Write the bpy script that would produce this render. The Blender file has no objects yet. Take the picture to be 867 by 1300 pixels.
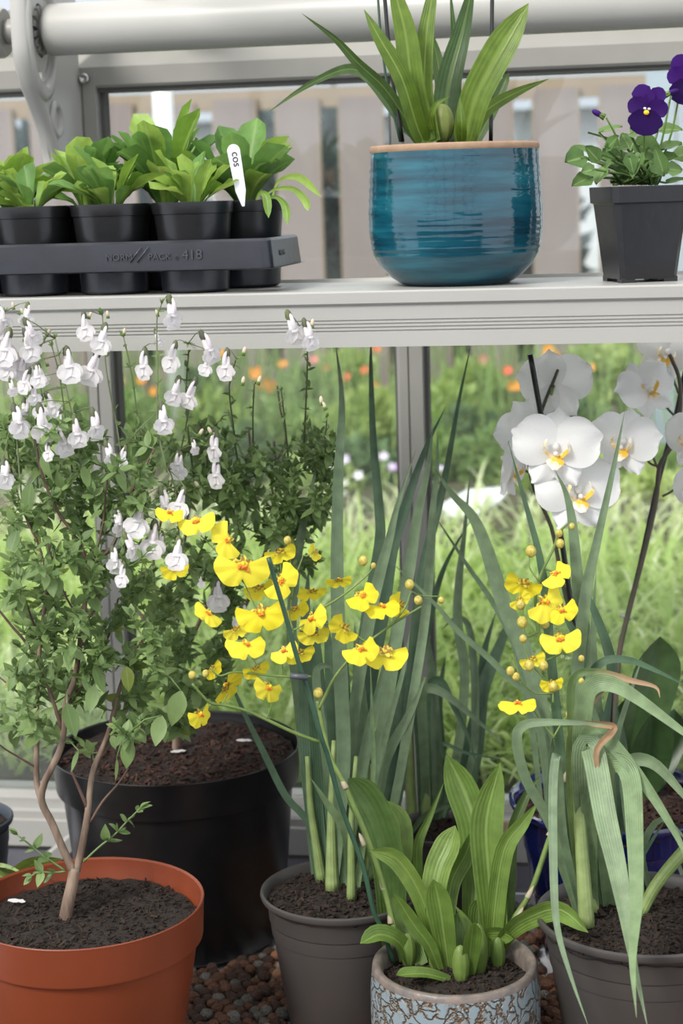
import bpy, bmesh, math, random
from mathutils import Vector, Matrix, Euler, noise
random.seed(7)
SC = bpy.context.scene
C = SC.collection
R = math.radians
PI = math.pi
# ---------------------------------------------------------------- camera
F = 2250.0
W, H = 867, 1300
CAM = Vector((0, 0, 1.5))
YAW, PITCH, ROLL = R(10.0), R(-10.1), R(1.75)
# looks along +Y, turned left by YAW, tipped by PITCH, rolled by ROLL
CM = Matrix.Rotation(YAW, 3, 'Z') @ Matrix.Rotation(PI/2 + PITCH, 3, 'X') @ Matrix.Rotation(-ROLL, 3, 'Z')
cd = bpy.data.cameras.new('camera')
co = bpy.data.objects.new('camera', cd)
C.objects.link(co)
co.matrix_world = Matrix.Translation(CAM) @ CM.to_4x4()
cd.sensor_fit = 'HORIZONTAL'
cd.sensor_width = 24
cd.lens = F/W*24
cd.clip_start = 0.05
cd.clip_end = 200
cd.dof.use_dof = True
cd.dof.focus_distance = 2.0
cd.dof.aperture_fstop = 5.6
SC.camera = co
# ---------------------------------------------------------------- light
wd = bpy.data.worlds.new('sky'); SC.world = wd; wd.use_nodes = True
nt = wd.node_tree; nt.nodes.clear()
out = nt.nodes.new('ShaderNodeOutputWorld'); bg = nt.nodes.new('ShaderNodeBackground')
tc = nt.nodes.new('ShaderNodeTexCoord'); sp = nt.nodes.new('ShaderNodeSeparateXYZ'); cr = nt.nodes.new('ShaderNodeValToRGB')
nt.links.new(tc.outputs['Generated'], sp.inputs[0]); nt.links.new(sp.outputs['Z'], cr.inputs[0])
cr.color_ramp.elements[0].position = 0.0; cr.color_ramp.elements[0].color = (0.84, 0.88, 0.96, 1)
cr.color_ramp.elements[1].position = 0.7; cr.color_ramp.elements[1].color = (0.98, 0.99, 1.0, 1)
nt.links.new(cr.outputs[0], bg.inputs[0]); bg.inputs[1].default_value = 1.0
nt.links.new(bg.outputs[0], out.inputs[0])
sl = bpy.data.lights.new('sun', 'SUN'); so = bpy.data.objects.new('sun', sl); C.objects.link(so)
sl.energy = 2.5; sl.angle = R(16); sl.color = (1.0, 0.96, 0.9)
so.rotation_euler = Vector((-0.5, -0.8, 0.88)).to_track_quat('Z', 'Y').to_euler()
SC.view_settings.view_transform = 'Standard'
SC.view_settings.look = 'None'
SC.view_settings.gamma = 1
SC.view_settings.exposure = 0.62
SC.cycles.max_bounces = 10
SC.cycles.transparent_max_bounces = 24
SC.cycles.caustics_reflective = False
SC.cycles.caustics_refractive = False
# ---------------------------------------------------------------- rays
def ray(px, py):
    return CM @ Vector(((px - W/2)/F, -(py - H/2)/F, -1.0))
def P(px, py, d):            # point at axial depth d
    return CAM + ray(px, py)*d
def PY(px, py, Y):
    r = ray(px, py); return CAM + r*((Y - CAM.y)/r.y)
def PZ(px, py, z):
    r = ray(px, py); return CAM + r*((z - CAM.z)/r.z)
def PX(px, py, X):
    r = ray(px, py); return CAM + r*((X - CAM.x)/r.x)
def depth(p):
    return -(CM.transposed() @ (Vector(p) - CAM)).z
def proj(p):
    v = CM.transposed() @ (Vector(p) - CAM)
    return (W/2 + F*v.x/-v.z, H/2 - F*v.y/-v.z)
BZ = 0.50                    # staging surface
GY = 2.64                    # glass plane
GZ = 0.67                    # garden ground at the flower bed; it falls towards the glass
def gz(y): return max(.45, min(GZ, .50+.085*(y-2.7)))
# ---------------------------------------------------------------- object helpers
def thing(name, label, cat, loc, group=None):
    o = bpy.data.objects.new(name, None); C.objects.link(o)
    o.location = loc; o.empty_display_size = .02
    o['label'] = label; o['category'] = cat
    if group: o['group'] = group
    return o
def link(name, me, parent=None, M=None, kind=None, label=None):
    o = bpy.data.objects.new(name, me); C.objects.link(o)
    if parent is not None:
        o.parent = parent
        if parent.type == 'EMPTY' and parent.parent is None:
            o.matrix_parent_inverse = Matrix.Translation(-parent.location)
    if M is not None: o.matrix_basis = M
    if kind: o['kind'] = kind
    if label: o['label'] = label
    return o
def tag(o, label, cat, group=None, kind=None):
    o['label'] = label; o['category'] = cat
    if group: o['group'] = group
    if kind: o['kind'] = kind
    return o
class MB:
    def __init__(s): s.v = []; s.f = []; s.uv = []; s.mi = []
    def quad_grid(s, rows, cyc=False, mi=0, uv=True):
        n0 = len(s.v); nr = len(rows); nc = len(rows[0])
        for r in rows: s.v.extend([tuple(p) for p in r])
        for i in range(nr-1):
            for j in range(nc if cyc else nc-1):
                k = (j+1) % nc
                s.f.append((n0+i*nc+j, n0+i*nc+k, n0+(i+1)*nc+k, n0+(i+1)*nc+j)); s.mi.append(mi)
                if uv:
                    a, b = j/(nc-1 if not cyc else nc), (j+1)/(nc-1 if not cyc else nc)
                    c, d = i/(nr-1), (i+1)/(nr-1)
                    s.uv.append(((a, c), (b, c), (b, d), (a, d)))
    def box(s, x0, x1, y0, y1, z0, z1, M=None, mi=0):
        vs = [Vector((x, y, z)) for z in (z0, z1) for y in (y0, y1) for x in (x0, x1)]
        if M is not None: vs = [M @ v for v in vs]
        n = len(s.v); s.v.extend([tuple(v) for v in vs])
        for q in ((0, 2, 3, 1), (4, 5, 7, 6), (0, 1, 5, 4), (2, 6, 7, 3), (0, 4, 6, 2), (1, 3, 7, 5)):
            s.f.append(tuple(n+i for i in q)); s.mi.append(mi); s.uv.append(((0, 0), (1, 0), (1, 1), (0, 1)))
    def prism(s, poly, axis, a, b, mi=0):
        # poly: list of 2D points; axis: 0 x, 1 y, 2 z ; extruded from a to b
        def mk(p, t):
            if axis == 0: return (t, p[0], p[1])
            if axis == 1: return (p[0], t, p[1])
            return (p[0], p[1], t)
        n = len(s.v); m = len(poly)
        s.v.extend([mk(p, a) for p in poly]); s.v.extend([mk(p, b) for p in poly])
        for i in range(m):
            j = (i+1) % m
            s.f.append((n+i, n+j, n+m+j, n+m+i)); s.mi.append(mi); s.uv.append(((0, 0), (1, 0), (1, 1), (0, 1)))
        for fc in (tuple(n+i for i in reversed(range(m))), tuple(n+m+i for i in range(m))):
            s.f.append(fc); s.mi.append(mi); s.uv.append(tuple((0, 0) for _ in range(m)))
    def tube(s, pts, rad, n=8, mi=0, cap=True):
        pts = [Vector(p) for p in pts]
        if not hasattr(rad, '__len__'): rad = [rad]*len(pts)
        rows = []; prev = None
        for i, p in enumerate(pts):
            t = (pts[min(i+1, len(pts)-1)] - pts[max(i-1, 0)]).normalized()
            if prev is None:
                a = t.orthogonal().normalized()
            else:
                a = (prev - t*prev.dot(t)).normalized()
            prev = a; b = t.cross(a)
            rows.append([p + (a*math.cos(2*PI*k/n) + b*math.sin(2*PI*k/n))*rad[i] for k in range(n)])
        base = len(s.v)
        s.quad_grid(rows, cyc=True, mi=mi)
        if cap:
            for st, rv in ((base, True), (base+(len(rows)-1)*n, False)):
                idx = [st+k for k in range(n)]
                if not rv: pass
                else: idx = idx[::-1]
                s.f.append(tuple(idx)); s.mi.append(mi); s.uv.append(tuple((0, 0) for _ in idx))
    def lathe(s, prof, c=(0, 0, 0), n=56, mi=0):
        rows = [[(c[0]+r*math.cos(2*PI*k/n), c[1]+r*math.sin(2*PI*k/n), c[2]+z) for k in range(n)] for r, z in prof]
        s.quad_grid(rows, cyc=True, mi=mi)
    def ball(s, c, r, n=8, m=6, mi=0, M=None):
        rows = []
        rx, ry, rz = r if hasattr(r, '__len__') else (r, r, r)
        for i in range(m+1):
            a = PI*i/m
            row = []
            for k in range(n):
                v = Vector((rx*math.sin(a)*math.cos(2*PI*k/n), ry*math.sin(a)*math.sin(2*PI*k/n), rz*math.cos(a)))
                if M is not None: v = M @ v
                row.append(Vector(c)+v)
            rows.append(row)
        s.quad_grid(rows, cyc=True, mi=mi)
    def add(s, other, M=None, mi=None):
        n = len(s.v)
        s.v.extend([tuple(M @ Vector(v)) for v in other.v] if M is not None else other.v)
        s.f.extend([tuple(n+i for i in f) for f in other.f]); s.uv.extend(other.uv)
        s.mi.extend(other.mi if mi is None else [mi]*len(other.f))
    def mesh(s, name, mats, smooth=True, sharp=None):
        me = bpy.data.meshes.new(name)
        me.from_pydata(s.v, [], s.f)
        if not hasattr(mats, '__len__'): mats = [mats]
        for m in mats: me.materials.append(m)
        me.polygons.foreach_set('material_index', s.mi)
        if smooth: me.polygons.foreach_set('use_smooth', [True]*len(s.f))
        if len(s.uv) == len(s.f):
            l = me.uv_layers.new(name='UVMap')
            flat = [c for face in s.uv for p in face for c in p]
            if len(flat) == 2*len(me.loops): l.data.foreach_set('uv', flat)
        me.update()
        if sharp:
            me.set_sharp_from_angle(angle=R(sharp))
        return me
    def obj(s, name, mats, parent=None, smooth=True, sharp=None, **k):
        return link(name, s.mesh(name, mats, smooth, sharp), parent, **k)
def catmull(pts, sub=4):
    pts = [Vector(p) for p in pts]
    if len(pts) < 3 : 
        return [pts[0].lerp(pts[-1], i/(sub*2)) for i in range(sub*2+1)]
    e = [pts[0]*2-pts[1]] + pts + [pts[-1]*2-pts[-2]]
    o = []
    for i in range(1, len(e)-2):
        p0, p1, p2, p3 = e[i-1:i+3]
        for k in range(sub):
            t = k/sub
            o.append(.5*((2*p1) + (p2-p0)*t + (2*p0-5*p1+4*p2-p3)*t*t + (3*p1-p0-3*p2+p3)*t**3))
    o.append(pts[-1]); return o
# ---------------------------------------------------------------- materials
def newmat(name):
    m = bpy.data.materials.new(name); m.use_nodes = True
    n = m.node_tree; n.nodes.clear()
    return m, n
def N(n, t, **k):
    x = n.nodes.new(t)
    for a, b in k.items(): setattr(x, a, b)
    return x
def mat(name, col, rough=.5, col2=None, nscale=20, bump=0, bscale=60, metal=0, spec=.5, coat=0, stretch=None, detail=4, contrast=(.35, .65)):
    m, n = newmat(name)
    o = N(n, 'ShaderNodeOutputMaterial'); b = N(n, 'ShaderNodeBsdfPrincipled')
    n.links.new(b.outputs[0], o.inputs[0])
    b.inputs['Roughness'].default_value = rough; b.inputs['Metallic'].default_value = metal
    b.inputs['Specular IOR Level'].default_value = spec; b.inputs['Coat Weight'].default_value = coat
    b.inputs['Base Color'].default_value = (*col, 1)
    t = N(n, 'ShaderNodeTexCoord'); mp = N(n, 'ShaderNodeMapping')
    n.links.new(t.outputs['Object'], mp.inputs[0])
    if stretch: mp.inputs['Scale'].default_value = stretch
    if col2:
        ns = N(n, 'ShaderNodeTexNoise'); ns.inputs['Scale'].default_value = nscale; ns.inputs['Detail'].default_value = detail
        n.links.new(mp.outputs[0], ns.inputs[0])
        r = N(n, 'ShaderNodeValToRGB'); r.color_ramp.elements[0].position = contrast[0]; r.color_ramp.elements[1].position = contrast[1]
        r.color_ramp.elements[0].color = (*col, 1); r.color_ramp.elements[1].color = (*col2, 1)
        n.links.new(ns.outputs[0], r.inputs[0]); n.links.new(r.outputs[0], b.inputs['Base Color'])
    if bump:
        n2 = N(n, 'ShaderNodeTexNoise'); n2.inputs['Scale'].default_value = bscale; n2.inputs['Detail'].default_value = 5
        n.links.new(mp.outputs[0], n2.inputs[0])
        bp = N(n, 'ShaderNodeBump'); bp.inputs['Strength'].default_value = bump; bp.inputs['Distance'].default_value = .002
        n.links.new(n2.outputs[0], bp.inputs['Height']); n.links.new(bp.outputs[0], b.inputs['Normal'])
    return m
def leafmat(name, a, b_, rough=.45, trans=.25, stripes=0, tcol=None, brown=None, mid=None, spec=.4, bump=.3, var=.18):
    """leaf: colour varies per leaf, light shines through, parallel veins from the uv"""
    m, n = newmat(name); L = n.links.new
    o = N(n, 'ShaderNodeOutputMaterial'); b = N(n, 'ShaderNodeBsdfPrincipled')
    tr = N(n, 'ShaderNodeBsdfTranslucent'); mx = N(n, 'ShaderNodeMixShader'); mx.inputs[0].default_value = trans
    g = N(n, 'ShaderNodeNewGeometry'); oi = N(n, 'ShaderNodeObjectInfo')
    ad = N(n, 'ShaderNodeMath', operation='ADD'); fr = N(n, 'ShaderNodeMath', operation='FRACT')
    L(g.outputs['Random Per Island'], ad.inputs[0]); L(oi.outputs['Random'], ad.inputs[1]); L(ad.outputs[0], fr.inputs[0])
    c = N(n, 'ShaderNodeMix', data_type='RGBA'); c.inputs['A'].default_value = (*a, 1); c.inputs['B'].default_value = (*b_, 1)
    L(fr.outputs[0], c.inputs['Factor']); col = c.outputs['Result']
    t = N(n, 'ShaderNodeTexCoord'); ns = N(n, 'ShaderNodeTexNoise'); ns.inputs['Scale'].default_value = 60; ns.inputs['Detail'].default_value = 3
    L(t.outputs['Object'], ns.inputs[0])
    h = N(n, 'ShaderNodeHueSaturation'); mr = N(n, 'ShaderNodeMapRange'); mr.inputs[1].default_value = .3; mr.inputs[2].default_value = .7
    mr.inputs[3].default_value = 1-var; mr.inputs[4].default_value = 1+var
    L(ns.outputs[0], mr.inputs[0]); L(mr.outputs[0], h.inputs['Value']); L(col, h.inputs['Color']); col = h.outputs[0]
    u = N(n, 'ShaderNodeSeparateXYZ'); L(t.outputs['UV'], u.inputs[0])
    if mid:
        s1 = N(n, 'ShaderNodeMath', operation='SUBTRACT'); s1.inputs[1].default_value = .5; L(u.outputs[0], s1.inputs[0])
        s2 = N(n, 'ShaderNodeMath', operation='ABSOLUTE'); L(s1.outputs[0], s2.inputs[0])
        s3 = N(n, 'ShaderNodeMapRange'); s3.inputs[1].default_value = .02; s3.inputs[2].default_value = .07; s3.inputs[3].default_value = .7; s3.inputs[4].default_value = 0
        L(s2.outputs[0], s3.inputs[0])
        c3 = N(n, 'ShaderNodeMix', data_type='RGBA'); L(s3.outputs[0], c3.inputs['Factor']); L(col, c3.inputs['A']); c3.inputs['B'].default_value = (*mid, 1)
        col = c3.outputs['Result']
    if brown:
        s3 = N(n, 'ShaderNodeMapRange'); s3.inputs[1].default_value = brown[0]; s3.inputs[2].default_value = brown[1]
        L(u.outputs[1], s3.inputs[0])
        c4 = N(n, 'ShaderNodeMix', data_type='RGBA'); L(s3.outputs[0], c4.inputs['Factor']); L(col, c4.inputs['A']); c4.inputs['B'].default_value = (*brown[2], 1)
        col = c4.outputs['Result']
    L(col, b.inputs['Base Color']); b.inputs['Roughness'].default_value = rough; b.inputs['Specular IOR Level'].default_value = spec
    if tcol: tr.inputs[0].default_value = (*tcol, 1)
    else:
        h2 = N(n, 'ShaderNodeHueSaturation'); h2.inputs['Value'].default_value = 1.5; h2.inputs['Hue'].default_value = .485
        L(col, h2.inputs['Color']); L(h2.outputs[0], tr.inputs[0])
    hs = ns.outputs[0]
    if stripes:
        w1 = N(n, 'ShaderNodeMath', operation='MULTIPLY'); w1.inputs[1].default_value = stripes*2*PI; L(u.outputs[0], w1.inputs[0])
        w2 = N(n, 'ShaderNodeMath', operation='SINE'); L(w1.outputs[0], w2.inputs[0]); hs = w2.outputs[0]
    bp = N(n, 'ShaderNodeBump'); bp.inputs['Strength'].default_value = bump; bp.inputs['Distance'].default_value = .0006
    L(hs, bp.inputs['Height']); L(bp.outputs[0], b.inputs['Normal'])
    L(b.outputs[0], mx.inputs[1]); L(tr.outputs[0], mx.inputs[2]); L(mx.outputs[0], o.inputs[0])
    return m
M_cream = mat('cream_paint', (.41, .405, .38), .38, (.39, .385, .36), 8)
M_frame = mat('painted_aluminium', (.30, .295, .27), .42, (.27, .265, .245), 10)
M_gasket = mat('grey_rubber', (.10, .10, .09), .7)
M_steel = mat('steel', (.55, .53, .52), .25, metal=1)
M_blk = mat('black_plastic', (.0085, .0088, .0095), .3, (.013, .013, .014), 30, bump=.08, bscale=120)
M_blk2 = mat('tray_plastic', (.028, .030, .040), .3, (.022, .023, .03), 25, bump=.2, bscale=70)
M_terra = mat('terracotta_plastic', (.20, .042, .015), .42, (.18, .037, .013), 12, bump=.06, bscale=200)
M_grey = mat('grey_plastic', (.060, .055, .053), .42, (.052, .048, .047), 10, bump=.05, bscale=150)
M_slate = mat('slate_blue_plastic', (.045, .055, .075), .5, (.04, .05, .065), 10, bump=.1)
M_cobalt = mat('cobalt_glaze', (.008, .015, .12), .12, (.004, .008, .05), 18, coat=.6, bump=.15, bscale=40)
M_soil = mat('compost', (.009, .006, .0045), .95, (.022, .014, .010), 120, bump=1, bscale=300)
M_chip = leafmat('bark_chips', (.009, .006, .0045), (.034, .021, .014), .9, .0)
M_chip2 = leafmat('red_bark', (.02, .009, .006), (.07, .033, .024), .9, .0)
M_bamboo = mat('black_cane', (.006, .006, .007), .35)
M_stake = mat('green_stake', (.022, .06, .035), .4, (.03, .08, .045), 40)
M_white = mat('white_plastic', (.82, .83, .85), .35)
M_ink = mat('ink', (.01, .01, .02), .6)
M_bench = mat('staging_liner', (.10, .10, .125), .6, (.07, .07, .09), 15, bump=.2)
# ================================================================ greenhouse
zs = PY(480, 369, 2.0).z          # shelf top
def bar_x(px, py): return PY(px, py, GY-.05).x
wall = bpy.data.objects.new('wall_back', None); C.objects.link(wall); wall['kind'] = 'structure'; wall.location = (-.4, GY, 0)
XL = PY(88, 140, GY-.05).x; XR = PY(500, 450, GY-.05).x
barw = .046
bars_x = [XL+.023, XR+.023]
gap = bars_x[1]-bars_x[0]
bars_x = [bars_x[0]-gap, bars_x[0], bars_x[1], bars_x[1]+gap, bars_x[1]+2*gap]
zr = PY(120, 112, GY-.045).z      # bottom of the eaves rail
zsill = PY(70, 1025, GY-.06).z
print('shelf', zs, 'gap', gap, 'rail', zr, 'sill', zsill)
for x in bars_x:
    m = MB()
    # section: web towards the room with a stepped face
    s = [(-.021, GY-.012), (-.021, GY-.036), (-.015, GY-.040), (-.015, GY-.052), (-.003, GY-.052), (-.003, GY-.049), (0, GY-.049), (0, GY-.052), (.019, GY-.052), (.019, GY-.030), (.021, GY-.012)]
    m.prism([(x+a, b) for a, b in s], 2, .0, zr+.02)
    o = m.obj('glazing_bar', M_frame, wall, smooth=False)
    g = MB()
    for sx in (-1, 1): g.box(x+sx*.021-(.004), x+sx*.021+(.004), GY-.030, GY-.004, zsill-.02, zr)
    link('gasket', g.mesh('gasket', M_gasket, False), o)
# eaves rail
x0, x1 = bars_x[0]-.02, bars_x[-1]+.02
m = MB()
m.prism([(GY+.02, zr), (GY-.045, zr), (GY-.048, zr+.004), (GY-.048, zr+.030), (GY-.020, zr+.052), (GY-.020, zr+.12), (GY+.02, zr+.12)], 0, x0, x1)
m.obj('eaves_rail', M_frame, wall, smooth=False)
m = MB(); m.box(x0, x1, GY-.040, GY-.005, zr-.006, zr); m.obj('rail_gasket', M_gasket, wall, smooth=False)
# sill
m = MB()
m.prism([(GY+.03, zsill-.06), (GY-.075, zsill-.06), (GY-.075, zsill-.018), (GY-.070, zsill-.016), (GY-.070, zsill-.004), (GY-.065, zsill), (GY-.02, zsill), (GY-.015, zsill+.012), (GY+.03, zsill+.012)], 0, x0, x1)
m.obj('sill', M_cream, wall, smooth=False)
# glass panes
M_glass, n = newmat('window_glass')
o = N(n, 'ShaderNodeOutputMaterial'); tr = N(n, 'ShaderNodeBsdfTransparent'); gl = N(n, 'ShaderNodeBsdfGlossy'); mx = N(n, 'ShaderNodeMixShader')
fz = N(n, 'ShaderNodeFresnel'); fz.inputs[0].default_value = 1.5; gl.inputs['Roughness'].default_value = .01
tr.inputs[0].default_value = (.93, .96, .95, 1)
df = N(n, 'ShaderNodeBsdfDiffuse'); df.inputs[0].default_value = (.8, .8, .8, 1); mx2 = N(n, 'ShaderNodeMixShader')
tcd = N(n, 'ShaderNodeTexCoord'); nz = N(n, 'ShaderNodeTexNoise'); nz.inputs['Scale'].default_value = 3; nz.inputs['Detail'].default_value = 6
mrg = N(n, 'ShaderNodeMapRange'); mrg.inputs[1].default_value = .45; mrg.inputs[2].default_value = .8; mrg.inputs[3].default_value = .03; mrg.inputs[4].default_value = .12
n.links.new(tcd.outputs['Object'], nz.inputs[0]); n.links.new(nz.outputs[0], mrg.inputs[0]); n.links.new(mrg.outputs[0], mx2.inputs[0])
n.links.new(fz.outputs[0], mx.inputs[0]); n.links.new(tr.outputs[0], mx.inputs[1]); n.links.new(gl.outputs[0], mx.inputs[2])
n.links.new(mx.outputs[0], mx2.inputs[1]); n.links.new(df.outputs[0], mx2.inputs[2]); n.links.new(mx2.outputs[0], o.inputs[0])
for i in range(len(bars_x)-1):
    m = MB(); m.box(bars_x[i]+.022, bars_x[i+1]-.022, GY-.006, GY-.002, zsill+.0, zr+.01)
    m.obj('pane', M_glass, wall, smooth=False)
# bolts
zb = PY(108, 100, GY-.055)
for (px, py, r_) in ((108, 100, .008), ):
    p = PY(px, py, GY-.053)
    m = MB(); m.lathe([(0, .006), (.55*r_, .006), (.6*r_, .0095), (.95*r_, .007), (r_, 0), (r_, -.002)], n=20)
    M_ = Matrix.Translation(p) @ Matrix.Rotation(PI/2, 4, 'X')
    link('bolt', m.mesh('bolt', M_steel), wall, M_)
# floor of the house and dwarf wall behind the viewer, path
m = MB(); m.box(-4, 3, -1.6, GY-.1, -.25, -.2); o = m.obj('floor', mat('concrete_floor', (.10, .095, .09), .8, (.07, .065, .06), 6, bump=.4)); o['kind'] = 'structure'
m = MB(); m.box(-4, 3, GY-.06, GY+.06, -.25, zsill-.05); o = m.obj('wall_low', mat('rendered_wall', (.3, .28, .26), .8, (.24, .22, .2), 6)); o['kind'] = 'structure'
m = MB(); m.box(-4, 3, -1.7, -1.55, -.25, .95); o = m.obj('wall_front', mat('rendered_front', (.14, .12, .11), .8, (.10, .09, .08), 6)); o['kind'] = 'structure'  # unseen; height and dark tone set to hold light off the lower pots
# roof rafters and opposite uprights that the glaze reflects
m = MB()
for x in (-2.3, -1.5, -.7, .1, .9, 1.7):
    m.tube([(x, -1.6, .5), (x, -1.6, 2.0)], .03, 4)
    m.tube([(x, -1.6, 2.0), (x, .5, 3.0)], .025, 4)
    m.tube([(x, .5, 3.0), (x, GY, zr+.1)], .022, 4)
m.tube([(-3, -1.6, 2.0), (3, -1.6, 2.0)], .04, 4); m.tube([(-3, .5, 3.0), (3, .5, 3.0)], .04, 4)
o = m.obj('trim_1', M_cream); o['kind'] = 'structure'
# -------------------------------------------------- roller tube and its cast bracket
YT = 2.42
pL = PY(60, 5, YT); pb = PY(60, 71.5, YT); rt = (pL.z-pb.z)/2; zt = (pL.z+pb.z)/2
xe = PY(60, 38, YT).x
t = thing('roller_tube', 'thick cream tube running along the top of the picture', 'tube', (xe, YT, zt))
m = MB()
def tubex(m, x0, x1, r, n=48):
    rows = [[(x, YT+rr*math.cos(2*PI*k/n), zt+rr*math.sin(2*PI*k/n)) for k in range(n)] for x, rr in ((x0, 0.001), (x0, r*.82), (x0+.002, r*.94), (x0+.006, r), (x1-.006, r), (x1, r*.9), (x1, .001))]
    m.quad_grid(rows, cyc=True)
tubex(m, xe, xe+2.2, rt); m.obj('shaft', M_cream, t, sharp=50)
m = MB(); tubex(m, xe-.9, xe-.06, rt); m.obj('shaft', M_cream, t, sharp=50)
m = MB(); tubex(m, xe-.06, xe+.004, rt*.5)
for k in range(14):
    a = 2*PI*k/14
    m.box(xe-.026, xe-.006, -.004, .004, rt*.45, rt*.95, Matrix.Translation((0, YT, zt)) @ Matrix.Rotation(a, 4, 'X'))
m.obj('collar', M_frame, t, sharp=40)
# bracket in a plane of constant x
Xp = xe-.010
def yz(px, py):
    q = PX(px, py, Xp); return (q.y, q.z)
br = thing('tube_bracket', 'cast cream bracket with gear recess holding the tube on the left', 'bracket', (Xp, GY-.06, zt-.1))
front = [(31, -40), (31, 0), (33, 45), (36, 75), (43, 105), (52, 130), (61, 155), (68, 180), (73, 205), (76, 240)]
fy = [yz(*p) for p in front]
back = [(GY-.05, fy[-1][1]), (GY-.05, fy[0][1])]
# web with the big opening: ring + sheets built as a radial grid round the hub
hub = (YT, zt)
outline = [Vector(p) for p in catmull([Vector((a, b, 0)) for a, b in fy], 4)]
outline = [(v.x, v.y) for v in outline] + [(GY-.05, fy[-1][1]), (GY-.05, hub[1]-.05), (GY-.05, hub[1]), (GY-.05, fy[0][1])]
def ang(p): return math.atan2(p[1]-hub[1], p[0]-hub[0])
def outr(a):
    d = (math.cos(a), math.sin(a)); best = .3
    n_ = len(outline)
    for i in range(n_):
        p, q = outline[i], outline[(i+1) % n_]
        ex, ey = q[0]-p[0], q[1]-p[1]; den = d[0]*ey-d[1]*ex
        if abs(den) < 1e-9: continue
        tt = ((p[0]-hub[0])*ey-(p[1]-hub[1])*ex)/den; u = ((p[0]-hub[0])*d[1]-(p[1]-hub[1])*d[0])/den
        if tt > 0 and -1e-6 <= u <= 1+1e-6: best = min(best, tt) if best != .3 or tt < .3 else best
    return best
RY, RZ = .052, .084
def roa(a, k=1.0): return k/math.sqrt((math.cos(a)/RY)**2+(math.sin(a)/RZ)**2)
ro = RY
m = MB(); NA = 72
for xa in (Xp-.010, Xp-.002):
    rows = []
    for j in range(3):
        rows.append([])
    for k in range(NA):
        a = 2*PI*k/NA; ra = max(outr(a), roa(a)+.002)
        for j, f_ in enumerate((0, .5, 1)):
            r_ = roa(a) + (ra-roa(a))*f_
            rows[j].append((xa, hub[0]+r_*math.cos(a), hub[1]+r_*math.sin(a)))
    m.quad_grid(rows, cyc=True)
m.obj('web', M_cream, br, sharp=40)
# flange: the thick front edge that faces the room
m = MB(); th = .024
path = catmull([Vector((0, a, b)) for a, b in fy], 5)
rows = []
for i, p in enumerate(path):
    tg = (path[min(i+1, len(path)-1)]-path[max(i-1, 0)]).normalized(); nn = Vector((0, tg.z, -tg.y))
    if nn.y > 0: nn = -nn
    cyc = [(-th+.004, -.001), (-.004, -.001), (0, .003), (0, .010), (-.004, .012), (-th+.004, .012), (-th, .010), (-th, .003)]
    rows.append([Vector((Xp+.002+a, 0, 0))+p-nn*b for a, b in cyc])
m.quad_grid(rows, cyc=True); m.obj('flange', M_cream, br)
# ring rim round the opening and toothed wheel inside
m = MB(); ring = [(-.012, ro-.006), (.004, ro-.006), (.007, ro), (.004, ro+.007), (-.012, ro+.007)]
rows = [[(Xp+a, hub[0]+r_*math.cos(2*PI*k/64), hub[1]+r_*RZ/RY*math.sin(2*PI*k/64)) for k in range(64)] for a, r_ in ring]
m.quad_grid(rows, cyc=True); m.obj('rim', M_cream, br)
m = MB()
for k in range(6):
    a = 2*PI*k/6+.3
    m.box(Xp-.012, Xp-.004, -.006, .006, .0, ro, Matrix.Translation((0, YT, zt)) @ Matrix.Rotation(a, 4, 'X'))
for rr, w_ in ((ro*.55, .006), (ro*.92, .005)):
    rows = [[(Xp+a, hub[0]+q*math.cos(2*PI*k/48), hub[1]+q*RZ/RY*math.sin(2*PI*k/48)) for k in range(48)] for a, q in ((-.014, rr-w_), (-.001, rr-w_), (-.001, rr+w_), (-.014, rr+w_))]
    m.quad_grid(rows, cyc=True)
m.obj('gear_wheel', M_cream, br, sharp=40)
# small boss hole
hy, hz = yz(72, 152)
m = MB()
rows = [[(Xp+a, hy+q*math.cos(2*PI*k/32), hz+1.1*q*math.sin(2*PI*k/32)) for k in range(32)] for a, q in ((-.001, .024), (.004, .022), (.004, .016), (-.008, .014))]
m.quad_grid(rows, cyc=True); m.obj('boss', M_cream, br)
p = PX(88, 135, Xp+.004); 
m = MB(); m.lathe([(0, .003), (.0075, .003), (.009, 0)], n=6)
link('nut', m.mesh('nut', M_steel, False), br, Matrix.Translation(PY(87, 135, GY-.056)) @ Matrix.Rotation(PI/2, 4, 'X'))
# -------------------------------------------------- upper shelf
SY = 2.0
sh = thing('plant_shelf', 'long cream ribbed shelf carrying the tray and the upper pots', 'shelf', (-.4, SY, zs))
m = MB(); L0, L1 = -1.5, .9
m.prism([(SY+.23, zs-.004), (SY+.03, zs-.004), (SY+.03, zs-.016), (SY+.002, zs-.016), (SY, zs-.014), (SY, zs-.002), (SY+.002, zs), (SY+.226, zs), (SY+.228, zs+.004), (SY+.23, zs+.004)], 0, L0, L1)
m.obj('top_board', M_cream, sh, smooth=False)
m = MB(); a = SY+.004
sec = [(a+.008, zs-.0145), (a, zs-.0145)]
for zz in (.034, .038, .042, .046):
    sec += [(a, zs-zz+.0012), (a+.0016, zs-zz+.0006), (a+.0016, zs-zz-.0006), (a, zs-zz-.0012)]
sec += [(a, zs-.064), (a+.010, zs-.064), (a+.010, zs-.060), (a+.008, zs-.056)]
m.prism(sec, 0, L0, L1); m.obj('apron', M_cream, sh, smooth=False)
for x in bars_x[1:4]:
    if L0 < x < L1:
        m = MB(); m.prism([(SY+.02, zs-.005), (GY-.05, zs-.005), (GY-.05, zs-.05), (SY+.02, zs-.02)], 0, x-.012, x+.002); m.obj('support_arm', M_frame, sh, smooth=False)

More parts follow.
